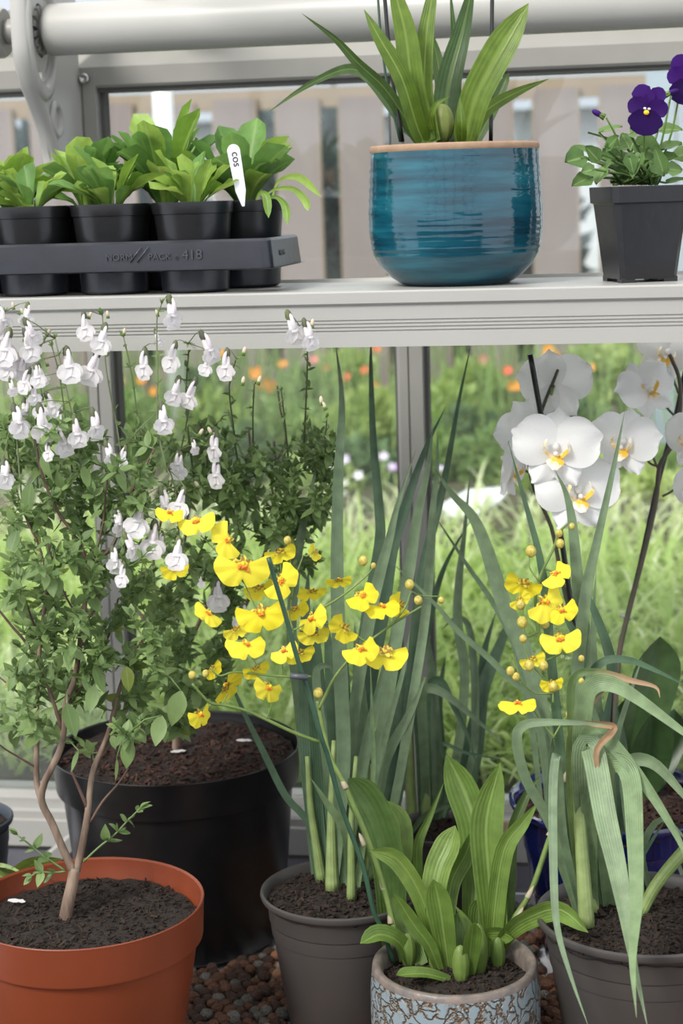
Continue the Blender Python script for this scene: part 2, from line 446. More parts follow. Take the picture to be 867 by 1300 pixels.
# -------------------------------------------------- staging, gravel tray
m = MB()
m.box(-2.2, 1.6, 1.35, GY-.075, BZ-.05, BZ-.012)
o = m.obj('staging_bench', M_bench, smooth=False); tag(o, 'grey lined staging bench under all the lower pots', 'bench')
m = MB(); M_galv = mat('pale_tray_rim', (.55, .56, .6), .35)
ty = PZ(650, 1140, BZ).y+.0
m.box(-1.6, 1.2, ty, ty+.006, BZ-.012, BZ+.006); m.box(-1.6, 1.2, 1.42, 1.426, BZ-.012, BZ+.006)
m.box(-1.6, 1.2, 1.426, ty, BZ-.0125, BZ-.0105)
o = m.obj('gravel_tray', M_galv, smooth=False); tag(o, 'shallow pale rimmed tray holding the clay pebbles', 'tray')
# strip of light wood behind the tray, seen between the pots
m = MB(); q = PZ(648, 1137, BZ-.01)
m.box(q.x-.012, q.x+.006, q.y+.03, q.y+.04, BZ-.012, BZ+.09)
o = m.obj('wooden_batten', mat('pale_wood', (.5, .38, .26), .6, (.42, .3, .2), 40)); tag(o, 'short pale wooden batten glimpsed between speckled pot and blue pot', 'batten')
# diagonal white strut behind the black pot
m = MB(); q0, q1 = PZ(62, 1092, BZ-.01), PZ(98, 1062, BZ+.02)
m.tube([q0, q1], .014, 4); m.tube([q1, (q1.x, GY-.07, q1.z+.01)], .014, 4)
o = m.obj('white_strut', M_cream, smooth=False); tag(o, 'white angled strut on the staging left of the big black pot', 'strut')
# ================================================================ garden
M_fence = mat('weathered_board', (.25, .20, .198), .8, (.31, .252, .246), 6, bump=.3, stretch=(1, 1, .2))
M_fedge = mat('raw_board_edge', (.34, .26, .19), .8)
FY = 6.3
m = MB(); m.prism([(GY+.06, .1), (GY+.06, gz(GY)), (4.7, GZ), (40, GZ), (40, .1)], 0, -14, 12); o = m.obj('ground', mat('garden_soil', (.10, .075, .05), .95, (.06, .09, .03), 3, bump=.6)); o['kind'] = 'structure'
ztop = PY(300, 118, FY).z
fe = thing('garden_fence', 'tall garden fence of spaced mauve brown boards beyond the glass', 'fence', (0, FY, GZ))
xg0 = PY(245, 160, FY).x; per = (PY(733, 150, FY).x-PY(245, 160, FY).x)/6
bw = per*.66
for k in range(-8, 9):
    xb = xg0+per*k-bw
    dz = random.uniform(-.01, .01)
    m = MB(); m.box(xb, xb+bw, FY, FY+.02, GZ, ztop-.02+dz); m.box(xb+bw, xb+bw+.006, FY-.001, FY+.02, GZ, ztop-.02+dz, mi=1); m.box(xb-.006, xb, FY-.001, FY+.02, GZ, ztop-.02+dz, mi=1)
    m.obj('board', [M_fence, M_fedge], fe, smooth=False)
for z_ in (ztop, PY(600, 478, FY).z+.03):
    m = MB(); m.box(-5, 4, FY+.02, FY+.06, z_-.06, z_+.01); m.obj('rail', M_fedge if z_ == ztop else M_fence, fe, smooth=False)
# white pole, pale blue door leaf at the right
pa = PY(206, 130, 5.4); r_ = 12.5*5.6/F
m = MB(); pb_ = PY(223, 445, 5.4)
m.tube([(pb_.x, 5.4, GZ), (pa.x, 5.4, 2.3)], r_, 16)
o = m.obj('white_pole', mat('white_gloss', (.9, .91, .93), .3)); tag(o, 'slim white pole standing in the flower bed left of centre', 'pole')
m = MB(); xd = PY(820, 200, 5.5).x
gd = thing('garden_screen', 'pale blue painted panel screen at right beyond the glass', 'screen', (xd, 5.5, GZ))
M_pb = mat('pale_blue_paint', (.42, .48, .55), .5, (.38, .44, .51), 5)
for k in range(4):
    m = MB(); m.box(xd+k*.092, xd+k*.092+.086, 5.5, 5.53, GZ, 2.2); m.obj('panel', M_pb, gd, smooth=False)
m = MB(); m.box(xd, xd+.37, 5.532, 5.56, GZ+.3, GZ+.36); m.box(xd, xd+.37, 5.532, 5.56, 1.9, 1.96); m.obj('rail', M_pb, gd, smooth=False)
# things behind the fence: a white rendered outhouse and dark conifers
M_wr = mat('white_render', (.78, .80, .84), .8, (.7, .72, .76), 4)
hs = thing('outhouse', 'white walled outhouse with grey roof behind the fence', 'building', (0, 10, GZ))
m = MB(); m.box(-6, 3, 10, 10.2, GZ, 1.95); m.obj('wall', M_wr, hs, smooth=False)
M_dw = mat('dark_window', (.08, .11, .15), .15)
for x in (-4.7, -3.5, -2.3, -1.1, .1, 1.2):
    m = MB(); m.box(x, x+.6, 9.97, 10.0, 1.0, 1.62); m.obj('window', M_dw, hs, smooth=False)
m = MB(); m.prism([(9.8, 1.93), (10.3, 1.93), (13, 3.2), (12.9, 3.3)], 0, -6.2, 3.2); m.obj('roof', mat('slate_roof', (.30, .33, .38), .7), hs, smooth=False)
M_con = leafmat('conifer', (.02, .045, .05), (.05, .09, .08), .7, .1)
def leafcloud(m, c, r, n, s, elong=2.0, up=.2):
    for _ in range(n):
        d = Vector((random.gauss(0, 1), random.gauss(0, 1), random.gauss(0, 1))).normalized()*(random.random()**.4)
        p = Vector(c)+Vector((d.x*r[0], d.y*r[1], d.z*r[2]))
        a = Vector((d.x+random.gauss(0, .5), d.y+random.gauss(0, .5), d.z+up+random.gauss(0, .5))).normalized()
        b = a.cross(Vector((random.gauss(0, 1), random.gauss(0, 1), random.gauss(0, 1)))).normalized()
        l = s*random.uniform(.6, 1.3); k = len(m.v)
        nn = a.cross(b)*l*.15
        m.v.extend([tuple(p), tuple(p+a*l*.5+b*l/elong/2+nn), tuple(p+a*l), tuple(p+a*l*.5-b*l/elong/2+nn)])
        m.f.append((k, k+1, k+2, k+3)); m.mi.append(0); m.uv.append(((.5, 0), (0, .5), (.5, 1), (1, .5)))
for i, (px, r_) in enumerate(((40, .5), (185, .3), (335, .42), (418, .45), (668, .3), (560, .4))):
    x = PY(px, 200, 8).x
    t = thing('conifer', ['dark conifer behind the fence at far left', 'dark conifer behind the fence above the left seedlings', 'dark conifer behind the fence right of the plant label', 'dark conifer behind the fence left of the turquoise pot', 'dark conifer behind the fence between turquoise pot and viola', 'dark conifer behind the fence hidden by the turquoise pot'][i], 'tree', (x, 8, GZ), 'conifers behind the fence')
    m = MB(); m.tube([(x, 8, GZ), (x, 8, GZ+1)], .04, 6); m.obj('trunk', mat('bark%d' % i, (.06, .04, .03), .9), t)
    m = MB(); leafcloud(m, (x, 8, 1.15), (r_*.6, r_*.6, .72 if i not in (1, 4) else .5), 900, .14); o = m.obj('foliage', M_con, t, kind='stuff')
# lush strap leaved greenery outside the glass
M_lush = leafmat('lush_grass', (.34, .49, .12), (.56, .67, .28), .45, .4)
M_lush2 = leafmat('lush_grass_b', (.55, .62, .32), (.78, .82, .55), .45, .4)
def blade_simple(m, p, dirv, L, w, seg=5, droop=1.0):
    d = Vector(dirv).normalized(); hz_ = Vector((d.x, d.y, 0)); 
    side = d.cross(Vector((0, 0, 1)))
    side = side.normalized() if side.length > 1e-4 else Vector((1, 0, 0))
    rows = []; q = Vector(p); cur = d.copy()
    for i in range(seg+1):
        t = i/seg; ww = w*(1-t**2.2)*.5+.0004
        rows.append([q-side*ww, q+side*ww])
        cur = (cur+Vector((hz_.x*.25, hz_.y*.25, -.28*droop*(.3+t)))).normalized(); q = q+cur*(L/seg)
    m.quad_grid(rows)
def field(m, n, xr, yr, L, w):
    for _ in range(n):
        y = yr[0]+(yr[1]-yr[0])*random.random()
        x = random.uniform(*xr)-(y-3)*.16
        a = random.uniform(0, 2*PI); l_ = random.uniform(.15, .9)
        blade_simple(m, (x, y, gz(y)), (math.cos(a)*l_, math.sin(a)*l_, 1), random.uniform(*L), random.uniform(*w))
m = MB(); field(m, 7500, (-1.9, 1.0), (2.85, 4.15), (.10, .24), (.008, .018)); o = m.obj('grass', M_lush); tag(o, 'lush light green strap leaved groundcover outside the glass', 'grass', kind='stuff')
m = MB(); field(m, 2600, (-1.9, 1.0), (2.85, 4.6), (.09, .22), (.007, .015)); o = m.obj('grass', M_lush2); tag(o, 'paler yellowish blades mixed through the groundcover outside', 'grass', kind='stuff')
# flower bed shrubs
M_sh = [leafmat('bed_leaf%d' % i, a, b, .55, .3) for i, (a, b) in enumerate((((.18, .30, .08), (.34, .46, .18)), ((.30, .42, .10), (.48, .60, .24)), ((.10, .19, .08), (.2, .3, .14)), ((.38, .48, .14), (.58, .68, .30))))]
beds = [(150, 545, 70, 0), (262, 545, 70, 1), (300, 585, 60, 2), (360, 560, 70, 0), (420, 560, 60, 1), (455, 600, 55, 2), (400, 620, 60, 1), (470, 525, 40, 3), (560, 530, 60, 1), (600, 560, 55, 2), (555, 590, 50, 0), (640, 590, 60, 0), (690, 620, 55, 1), (790, 600, 60, 1), (850, 610, 60, 0), (50, 560, 80, 1), (720, 540, 50, 2), (770, 470, 40, 3), (600, 490, 35, 1), (440, 470, 28, 3), (390, 500, 40, 0), (820, 640, 60, 3), (745, 470, 30, 1), (250, 500, 40, 2)]
bedwords = ['mid green low shrub', 'yellow green leafy shrub', 'dark green dense shrub', 'pale lime leafy shrub']
where = ['behind the tall white flowered spikes', 'beside the white pole', 'below the white pole', 'under the orange poppies', 'behind the leftmost tall leaf blade', 'among the pale bedding flowers left of the post', 'at the front of the bed left of the post', 'against the post', 'right of the post', 'between post and white sheet', 'just above the white sheet', 'left of the moth orchid blooms', 'below the moth orchid blooms', 'below the right hand orchid bloom', 'at the right edge of the bed', 'at the left edge of the bed', 'behind the front moth orchid bloom', 'upper right behind the orchid blooms', 'near the fence right of the post', 'near the fence left of the post', 'behind the red poppies', 'near the front at far right', 'between two moth orchid blooms', 'behind the flowering salvia']
for i, (px, py, rp, kd) in enumerate(beds):
    Y = 5.1+(600-py)*.006
    p = PY(px, py, Y); r_ = rp*Y/F*1.0
    t = thing('garden_shrub', bedwords[kd]+' '+where[i], 'shrub', (p.x, Y, GZ), 'shrubs in the flower bed')
    m = MB(); leafcloud(m, (p.x, Y, p.z-r_*.2), (r_, r_*.8, r_*.9), 700, .045, 2.0); m.obj('foliage', M_sh[kd], t, kind='stuff')
    m = MB(); m.tube([(p.x, Y, GZ), (p.x+.01, Y, p.z)], .008, 5); m.obj('stem', M_sh[2], t)
# stems haze against the fence
m = MB()
for _ in range(900):
    y = random.uniform(5.2, 6.1); x = random.uniform(-2.2, .9)-.2
    blade_simple(m, (x, y, GZ), (random.gauss(0, .12), random.gauss(0, .1), 1), random.uniform(.2, .6), .008, 4, .15)
o = m.obj('bed_stems', M_sh[0]); tag(o, 'tall thin green stems crowding the flower bed', 'plants', kind='stuff')
M_or = mat('orange_petal', (.95, .36, .03), .5); M_rd = mat('red_petal', (.85, .12, .05), .5); M_pk = mat('pink_petal', (.8, .25, .25), .5); M_li = mat('lilac_petal', (.70, .6, .8), .5); M_wh2 = mat('white_small_petal', (.85, .82, .88), .5); M_pu = mat('purple_petal', (.42, .22, .50), .5)
pop = [(152, 485, 'o', 6), (180, 483, 'o', 7), (195, 497, 'o', 6), (172, 500, 'o', 5), (280, 500, 'o', 7), (303, 497, 'o', 6), (294, 499, 'o', 5), (280, 447, 'o', 6), (325, 475, 'o', 9), (335, 488, 'o', 8), (345, 492, 'o', 8), (345, 511, 'o', 7), (359, 463, 'o', 6), (300, 519, 'r', 5), (400, 457, 'p', 6), (415, 471, 'r', 7), (424, 486, 'r', 7), (440, 478, 'r', 5), (438, 500, 'r', 6), (412, 493, 'r', 5), (457, 525, 'r', 5), (479, 441, 'r', 6), (463, 471, 'r', 6), (476, 490, 'r', 6), (595, 510, 'r', 8), (644, 471, 'r', 6), (614, 456, 'p', 6), (650, 490, 'o', 7), (658, 490, 'o', 6), (696, 445, 'o', 8), (703, 452, 'o', 7), (748, 468, 'o', 7), (252, 480, 'o', 5), (232, 470, 'o', 5)]
posn = ['far left of the bed', 'behind the salvia spikes', 'beside the white pole', 'in the middle of the poppy patch', 'behind the tallest leaf blade', 'near the fence', 'right of the post', 'above the moth orchid']
def flower_mesh(nm, mt, n=5, cup=.35):
    m = MB()
    for k in range(n):
        a = 2*PI*k/n
        rows = []
        for i in range(4):
            t = i/3; r = t; w = .72*math.sin(PI*min(1, .15+t*.75))
            rows.append([(r*math.cos(a)-w*s*math.sin(a)*.6, r*math.sin(a)+w*s*math.cos(a)*.6, cup*t*t+.05*abs(s)) for s in (-1, 0, 1)])
        m.quad_grid(rows)
    return m.mesh(nm, mt)
FM = {'o': flower_mesh('petals_orange', M_or), 'r': flower_mesh('petals_red', M_rd), 'p': flower_mesh('petals_pink', M_pk), 'l': flower_mesh('petals_lilac', M_li), 'w': flower_mesh('petals_white', M_wh2), 'u': flower_mesh('petals_purple', M_pu)}
cn = {'o': 'orange', 'r': 'red', 'p': 'pink', 'l': 'pale lilac', 'w': 'small white', 'u': 'purple'}
def gflower(px, py, k, s, Y, nm, word):
    p = PY(px, py, Y); r_ = s*1.15*Y/F
    t = thing(nm, word, 'flower', (p.x, Y, GZ), cn[k]+' flowers in the garden bed')
    m = MB(); m.tube([(p.x, Y, GZ), (p.x+random.uniform(-.02, .02), Y, (GZ+p.z)/2), tuple(p)], .003, 5); m.obj('stem', M_sh[1], t)
    tilt = Matrix.Rotation(R(random.uniform(40, 80)), 4, 'X') @ Matrix.Rotation(random.uniform(0, 6), 4, 'Z')
    link('petals', FM[k], t, Matrix.Translation(p) @ tilt @ Matrix.Scale(r_, 4))
def nearw(px, py):
    best = min(((abs(px-x)+abs(py-y)*1.2, n_) for x, y, n_ in ((150, 490, 'behind the left salvia spikes'), (230, 470, 'beside the white pole'), (285, 500, 'just right of the white pole'), (300, 447, 'close under the shelf left of centre'), (340, 488, 'in the bright cluster left of the tall blade'), (420, 480, 'just left of the tall leaf blade'), (440, 500, 'just right of the tall leaf blade'), (470, 470, 'close left of the frame post'), (600, 500, 'right of the frame post'), (650, 485, 'left of the moth orchid'), (700, 450, 'above the moth orchid bloom'), (748, 468, 'right of the upper moth orchid bloom'))))
    return best[1]
def pword(px, py, k, s):
    w = nearw(px, py); same = [q for q in pop if q[2] == k and nearw(q[0], q[1]) == w]
    if len(same) == 1: return 'blurred %s poppy %s' % (cn[k], w)
    ys = sorted(same, key=lambda q: q[0]); i = [q[:2] for q in ys].index((px, py))
    w = w.replace('in the bright cluster left of', 'left of')
    wd = ['leftmost', 'second from left', 'third from left', 'fourth from left', 'fifth from left', 'sixth from left'][i] if i < len(ys)-1 else 'rightmost'
    return '%s of the %s poppies %s' % (wd, cn[k], w)
for (px, py, k, s) in pop:
    gflower(px, py, k, s, 5.75, 'poppy', pword(px, py, k, s))
low = [(416, 592, 'w', 6), (438, 583, 'l', 6), (455, 604, 'w', 6), (438, 612, 'w', 4), (487, 580, 'l', 6), (500, 594, 'u', 6), (497, 592, 'l', 5), (536, 610, 'l', 4), (425, 580, 'w', 4), (652, 585, 'u', 9), (662, 592, 'u', 7), (700, 632, 'w', 5), (805, 632, 'w', 4), (437, 627, 'w', 5), (560, 595, 'l', 4)]
def lword(px, py, k):
    sd = 'left' if px < 515 else 'right'; same = sorted([q[:2] for q in low if q[2] == k and (q[0] < 515) == (px < 515)]); i = same.index((px, py))
    if len(same) == 1: return 'blurred %s bedding flower low in the bed %s of the post' % (cn[k], sd)
    wd = ['leftmost', 'second', 'third', 'fourth', 'fifth'][i] if i < len(same)-1 else 'rightmost'
    return '%s of the blurred %s bedding flowers %s of the post' % (wd, cn[k], sd)
for (px, py, k, s) in low:
    gflower(px, py, k, s, 4.85, 'bedding_flower', lword(px, py, k))
# white sheet on the soil
m = MB(); pts = [PZ(x, y, GZ+h) for x, y, h in ((560, 640, .01), (592, 622, .05), (648, 617, .06), (636, 634, .03), (600, 655, .01), (566, 656, .004))]
n0 = len(pts)
for p in pts: m.v.append(tuple(p))
for p in pts: m.v.append((p.x, p.y+.004, p.z-.01))
m.f.append(tuple(range(n0))); m.f.append(tuple(range(2*n0-1, n0-1, -1)))
for i in range(n0): m.f.append((i, i+n0, (i+1) % n0+n0, (i+1) % n0))
m.mi = [0]*len(m.f)
o = m.obj('plastic_sheet', mat('white_sheet', (.85, .87, .92), .4), smooth=False); tag(o, 'white plastic sheet lying in the garden right of the post', 'sheet')
# ================================================================ pots, compost, strap leaves
def soil(parent, c, r, z, chips=420, cm=None, sm=None, cs=.006):
    """uneven compost: a displaced disc and a litter of bark chips on it"""
    m = MB(); nr, na = 16, 56; rows = []
    def hgt(x, y):
        return .004*noise.noise(Vector((x*60, y*60, z*9)))+.003*noise.noise(Vector((x*160, y*160, 3)))
    for i in range(nr+1):
        q = r*i/nr
        rows.append([(c[0]+q*math.cos(2*PI*k/na), c[1]+q*math.sin(2*PI*k/na), z+hgt(c[0]+q*math.cos(2*PI*k/na), c[1]+q*math.sin(2*PI*k/na))) for k in range(na)])
    m.quad_grid(rows, cyc=True)
    o = m.obj('compost', sm or M_soil, parent)
    m = MB()
    for _ in range(int(chips*1.9)):
        q = r*.97*math.sqrt(random.random()); a = random.uniform(0, 2*PI); x, y = c[0]+q*math.cos(a), c[1]+q*math.sin(a)
        l = cs*.62*random.choice((.35, .6, .8, 1, 1.5))*random.uniform(.7, 1.2); w = l*random.uniform(.15, .5)
        M = Matrix.Translation((x, y, z+hgt(x, y)+.001)) @ Euler((random.gauss(0, .5), random.gauss(0, .5), random.uniform(0, 6))).to_matrix().to_4x4()
        m.box(-l, l, -w, w, -w*.4, w*.4, M)
    link('bark_chips', m.mesh('bark_chips', cm or M_chip, False), parent, kind='stuff')
    return o
def pot_at(px, py, zr_, wpx):
    """centre of the rim circle seen at px,py when the rim is at height zr_, and its radius"""
    p = PZ(px, py, zr_); d = depth(p)
    return p, wpx/2*d/F
def scale_prof(pr, R_, H_): return [(a*R_, b*H_) for a, b in pr]
# --- profiles: radius relative to rim radius, height relative to pot height
def wide_band(R_, H_, band, t=.0035, bs=.72):
    return [(0, .0), (R_*(bs-.02), 0), (R_*bs, .004), (R_*.93, H_-band-.004), (R_*.935, H_-band), (R_*.975, H_-band), (R_*.98, H_-band+.003), (R_*.995, H_-.004), (R_, H_-.001), (R_-.001, H_), (R_-t, H_-.002), (R_*.97-t, H_-band), (R_*.92-t, H_-band-.01), (R_*.7, .01), (0, .01)]
def rolled(R_, H_):
    return [(0, 0), (R_*.66, 0), (R_*.68, .003), (R_*.86, H_*.70), (R_*.868, H_*.703), (R_*.872, H_*.712), (R_*.887, H_*.80), (R_*.895, H_*.803), (R_*.90, H_*.812), (R_*.915, H_*.925), (R_*.93, H_*.945), (R_*.985, H_*.955), (R_, H_*.975), (R_*.995, H_*.992), (R_*.97, H_), (R_*.94, H_*.985), (R_*.915, H_*.93), (R_*.87, H_*.8), (R_*.68, .01), (0, .01)]
def make_pot(nm, label, cat, px, py, zr_, wpx, z0, kind, mt, soilz, group=None, **k):
    p, R_ = pot_at(px, py, zr_, wpx)
    t = thing(nm, label, cat, (p.x, p.y, z0), group)
    m = MB(); H_ = zr_-z0
    prof = wide_band(R_, H_, k.get('band', .04), bs=k.get('bs', .72)) if kind == 'band' else rolled(R_, H_)
    m.lathe(prof, (p.x, p.y, z0), 72); o = m.obj('pot', mt, t, sharp=40)
    so_ = soil(t, (p.x, p.y), R_*k.get('sr', .93), soilz, k.get('chips', 420), k.get('cm'), k.get('sm'), k.get('cs', .006))
    return t, p, R_
# --- strap leaf
def prof_w(kind, t):
    if kind == 'strap': return (.75+.25*min(1, t/.2))*(1-max(0, (t-.45)/.55)**1.7)+.02
    if kind == 'oval': return (.38+.62*math.sin(PI*min(1, .12+.55*t)))*(1-max(0, (t-.72)/.28)**2.4)+.01
    if kind == 'spoon': return (.22+.78*(max(0, min(1, (t-.15)/.55))**1.2))*(1-max(0, (t-.78)/.22)**2.2)+.01
    if kind == 'stem': return 1.0-.25*t
def strap(parent, pts, w, mt, dt=0.0, z0=None, kind='strap', twist=None, fold=.14, d0=None, name='leaf', sub=4, dmid=0, tdir=None, label=None):
    """leaf along a traced centre line (root first); depth starts at the root and drifts by dt to the tip"""
    if d0 is None: d0 = depth(PZ(pts[0][0], pts[0][1], z0))
    n_ = len(pts); P3 = []
    L = [0]
    for i in range(1, n_): L.append(L[-1]+math.hypot(pts[i][0]-pts[i-1][0], pts[i][1]-pts[i-1][1]))
    for i, q in enumerate(pts):
        s = L[i]/L[-1]
        P3.append(P(q[0], q[1], d0+dt*s+dmid*math.sin(PI*s)))
    c = catmull(P3, sub); tw = twist if twist is not None else random.uniform(-.45, .45)
    tw2 = random.uniform(-.35, .35); rows = []; nn = len(c)-1
    for i, p in enumerate(c):
        t = i/nn
        tg = (c[min(i+1, nn)]-c[max(i-1, 0)]).normalized(); v = (p-CAM).normalized()
        sd = tg.cross(v).normalized(); sd = Matrix.Rotation(tw+tw2*t, 3, tg) @ sd
        no = sd.cross(tg).normalized()
        if no.dot(v) < 0: no = -no
        ww = w*prof_w(kind, t)*depth(p)/F/2
        f = fold*ww*2
        rows.append([p-sd*ww-no*f*.5, p-sd*ww*.5, p+no*f*.7, p+sd*ww*.5, p+sd*ww-no*f*.5])
    m = MB(); m.quad_grid(rows)
    return m.obj(name, mt, parent, label=label)
def stemtube(parent, pts, w, mt, z0=None, dt=0, d0=None, name='stem', n=10, taper=.8, label=None, kind=None):
    if d0 is None: d0 = depth(PZ(pts[0][0], pts[0][1], z0))
    c = catmull([P(x, y, d0+dt*i/(len(pts)-1)) for i, (x, y) in enumerate(pts)], 4)
    m = MB(); k = len(c)-1
    ws = [(w*(1-(1-taper)*i/k) if not hasattr(w, '__len__') else w[0]+(w[1]-w[0])*i/k)*depth(p)/F/2 for i, p in enumerate(c)]
    m.tube(c, ws, n)
    o = m.obj(name, mt, parent, label=label)
    return c
# ================================================================ blue glazed pot with orchid on the shelf
def glaze():
    m, n = newmat('turquoise_glaze'); L = n.links.new
    o = N(n, 'ShaderNodeOutputMaterial'); b = N(n, 'ShaderNodeBsdfPrincipled'); L(b.outputs[0], o.inputs[0])
    t = N(n, 'ShaderNodeTexCoord'); mp = N(n, 'ShaderNodeMapping'); mp.inputs['Scale'].default_value = (1, 1, 9); L(t.outputs['Object'], mp.inputs[0])
    ns = N(n, 'ShaderNodeTexNoise'); ns.inputs['Scale'].default_value = 9; ns.inputs['Detail'].default_value = 6; L(mp.outputs[0], ns.inputs[0])
    r = N(n, 'ShaderNodeValToRGB'); L(ns.outputs[0], r.inputs[0]); e = r.color_ramp.elements
    e[0].position = .3; e[0].color = (.004, .030, .052, 1); e[1].position = .72; e[1].color = (.013, .135, .185, 1)
    x = e.new(.5); x.color = (.006, .072, .108, 1)
    L(r.outputs[0], b.inputs['Base Color']); b.inputs['Roughness'].default_value = .09; b.inputs['Specular IOR Level'].default_value = .7
    n2 = N(n, 'ShaderNodeTexNoise'); n2.inputs['Scale'].default_value = 14; n2.inputs['Detail'].default_value = 2
    mp2 = N(n, 'ShaderNodeMapping'); mp2.inputs['Scale'].default_value = (1, 1, 5); L(t.outputs['Object'], mp2.inputs[0]); L(mp2.outputs[0], n2.inputs[0])
    bp = N(n, 'ShaderNodeBump'); bp.inputs['Strength'].default_value = .35; bp.inputs['Distance'].default_value = .004
    L(n2.outputs[0], bp.inputs['Height']); L(bp.outputs[0], b.inputs['Normal'])
    return m
M_glaze = glaze()
M_rawclay = mat('unglazed_clay', (.38, .25, .16), .8, (.32, .205, .13), 60, bump=.2, bscale=200)
by = SY+.115
bc = PY(580, 366, by); bd = depth(bc); zrim = PY(580, 183, by).z
RB = 106*bd/F
gp = thing('potted_orchid', 'strap leaved orchid in a shiny turquoise glazed pot on the shelf', 'plant', (bc.x, by, zs))
HB = zrim-zs
m = MB()
prof = [(0, 0), (.60, 0), (.66, .012), (.78, .06), (.90, .135), (.97, .20), (1.005, .26), (1.025, .36), (1.035, .45), (1.03, .56), (1.015, .72), (1.0, .88), (.992, .955)]
rows_ = [(a*RB, b*HB) for a, b in prof]
# throwing rings
rr = []
for i in range(len(rows_)-1):
    for k in range(6 if i > 4 else 2):
        f = k/(6 if i > 4 else 2); a = rows_[i][0]+(rows_[i+1][0]-rows_[i][0])*f; b_ = rows_[i][1]+(rows_[i+1][1]-rows_[i][1])*f
        rr.append((a+(.0005*math.sin(b_*900)+.0003*math.sin(b_*2300) if i > 3 else 0), b_))
rr.append(rows_[-1]); m.lathe(rr, (bc.x, by, zs), 96); m.obj('pot', M_glaze, gp)
m = MB(); m.lathe([(.992*RB, .95*HB), (1.0*RB, .958*HB), (1.002*RB, .985*HB), (.985*RB, HB), (.95*RB, .99*HB), (.93*RB, .93*HB), (.93*RB, .7*HB)], (bc.x, by, zs), 96); m.obj('rim', M_rawclay, gp)
soil(gp, (bc.x, by), RB*.93, zrim-.012, 250)
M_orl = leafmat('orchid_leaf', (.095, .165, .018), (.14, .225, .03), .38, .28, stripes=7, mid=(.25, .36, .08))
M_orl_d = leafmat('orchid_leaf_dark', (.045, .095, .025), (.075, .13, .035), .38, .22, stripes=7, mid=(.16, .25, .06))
od = bd
tops = [
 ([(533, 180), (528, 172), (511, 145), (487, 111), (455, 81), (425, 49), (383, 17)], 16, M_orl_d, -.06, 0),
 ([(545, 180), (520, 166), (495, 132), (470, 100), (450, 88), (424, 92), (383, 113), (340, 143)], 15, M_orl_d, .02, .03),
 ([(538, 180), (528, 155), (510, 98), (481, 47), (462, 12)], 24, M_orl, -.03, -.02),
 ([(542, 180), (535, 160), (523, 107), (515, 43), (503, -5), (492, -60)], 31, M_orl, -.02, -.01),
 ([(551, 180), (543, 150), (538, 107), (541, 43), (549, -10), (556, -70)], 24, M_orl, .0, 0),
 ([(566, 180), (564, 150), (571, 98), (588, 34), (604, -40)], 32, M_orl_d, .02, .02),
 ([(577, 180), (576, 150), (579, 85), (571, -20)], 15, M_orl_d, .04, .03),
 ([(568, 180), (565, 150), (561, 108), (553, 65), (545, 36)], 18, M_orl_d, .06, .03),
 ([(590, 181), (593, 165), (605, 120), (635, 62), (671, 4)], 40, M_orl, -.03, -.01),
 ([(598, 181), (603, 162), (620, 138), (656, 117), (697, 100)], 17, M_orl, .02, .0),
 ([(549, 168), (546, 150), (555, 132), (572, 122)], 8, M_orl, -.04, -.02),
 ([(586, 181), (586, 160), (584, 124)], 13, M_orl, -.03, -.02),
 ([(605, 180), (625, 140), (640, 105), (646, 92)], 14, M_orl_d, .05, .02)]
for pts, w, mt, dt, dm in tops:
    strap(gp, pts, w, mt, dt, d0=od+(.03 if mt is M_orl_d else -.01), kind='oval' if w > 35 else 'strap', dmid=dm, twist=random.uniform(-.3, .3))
M_bulb = leafmat('pseudobulb', (.17, .22, .05), (.24, .28, .08), .5, .1, stripes=9)
for bx, b0, b1, w in ((562, 182, 132, 30), (541, 182, 140, 22), (585, 182, 152, 18)):
    m = MB(); p0, p1 = P(bx, b0, od), P(bx, b1, od); sc_ = od/F
    m.ball((p0+p1)/2, (w/2*sc_, w*.36*sc_, (b0-b1)/2*sc_), 12, 8); m.obj('pseudobulb', M_bulb, gp)
for pts in ([(511, 180), (497, 90), (486, -30)], [(623, 180), (624, 90), (625, -30)]):
    stemtube(gp, pts, 5.2, M_bamboo, d0=od+.02, name='cane', n=8, taper=1)
stemtube(gp, [(508, 180), (492, 110), (483, 40), (478, -30)], 3.5, M_stake, d0=od+.03, name='cane', n=6, taper=1, label='thin green stake')
# ================================================================ viola
vy = SY+.09
vc = PY(812, 358, vy); vd = depth(vc); S_ = vd/F
vt = thing('potted_viola', 'purple viola in a square black pot at the right of the shelf', 'plant', (vc.x, vy, zs))
hv = PY(812, 236, vy).z-zs
Mv = Matrix.Translation((vc.x, vy, zs)) @ Matrix.Rotation(R(20), 4, 'Z')
def sqring(h, z, ch):
    return [(h-ch, -h, z), (h, -h+ch, z), (h, h-ch, z), (h-ch, h, z), (-h+ch, h, z), (-h, h-ch, z), (-h, -h+ch, z), (-h+ch, -h, z)]
h0, h1 = 37*S_, 49*S_
m = MB(); rws = []
for h, z, c in ((0.001, .004, 0), (h0*.97, .004, .004), (h0, .004, .005), (h1*.965, hv-.02, .006), (h1*.985, hv-.019, .006), (h1*1.03, hv-.018, .006), (h1*1.05, hv-.001, .006), (h1*1.04, hv, .006), (h1*1.01, hv-.001, .006), (h1*.95, hv-.02, .006), (h0*.97, .008, .004), (.001, .008, 0)):
    rws.append([Mv @ Vector(p) for p in sqring(h, z, c)])
m.quad_grid(rws, cyc=True)
for sx in (-1, 1):
    for sy in (-1, 1): m.box(sx*h0*.75-.008, sx*h0*.75+.008, sy*h0*.75-.008, sy*h0*.75+.008, 0, .006, Mv)
m.obj('pot', mat('glossy_black_plastic', (.012, .012, .014), .22, bump=.1, bscale=60), vt, smooth=False)
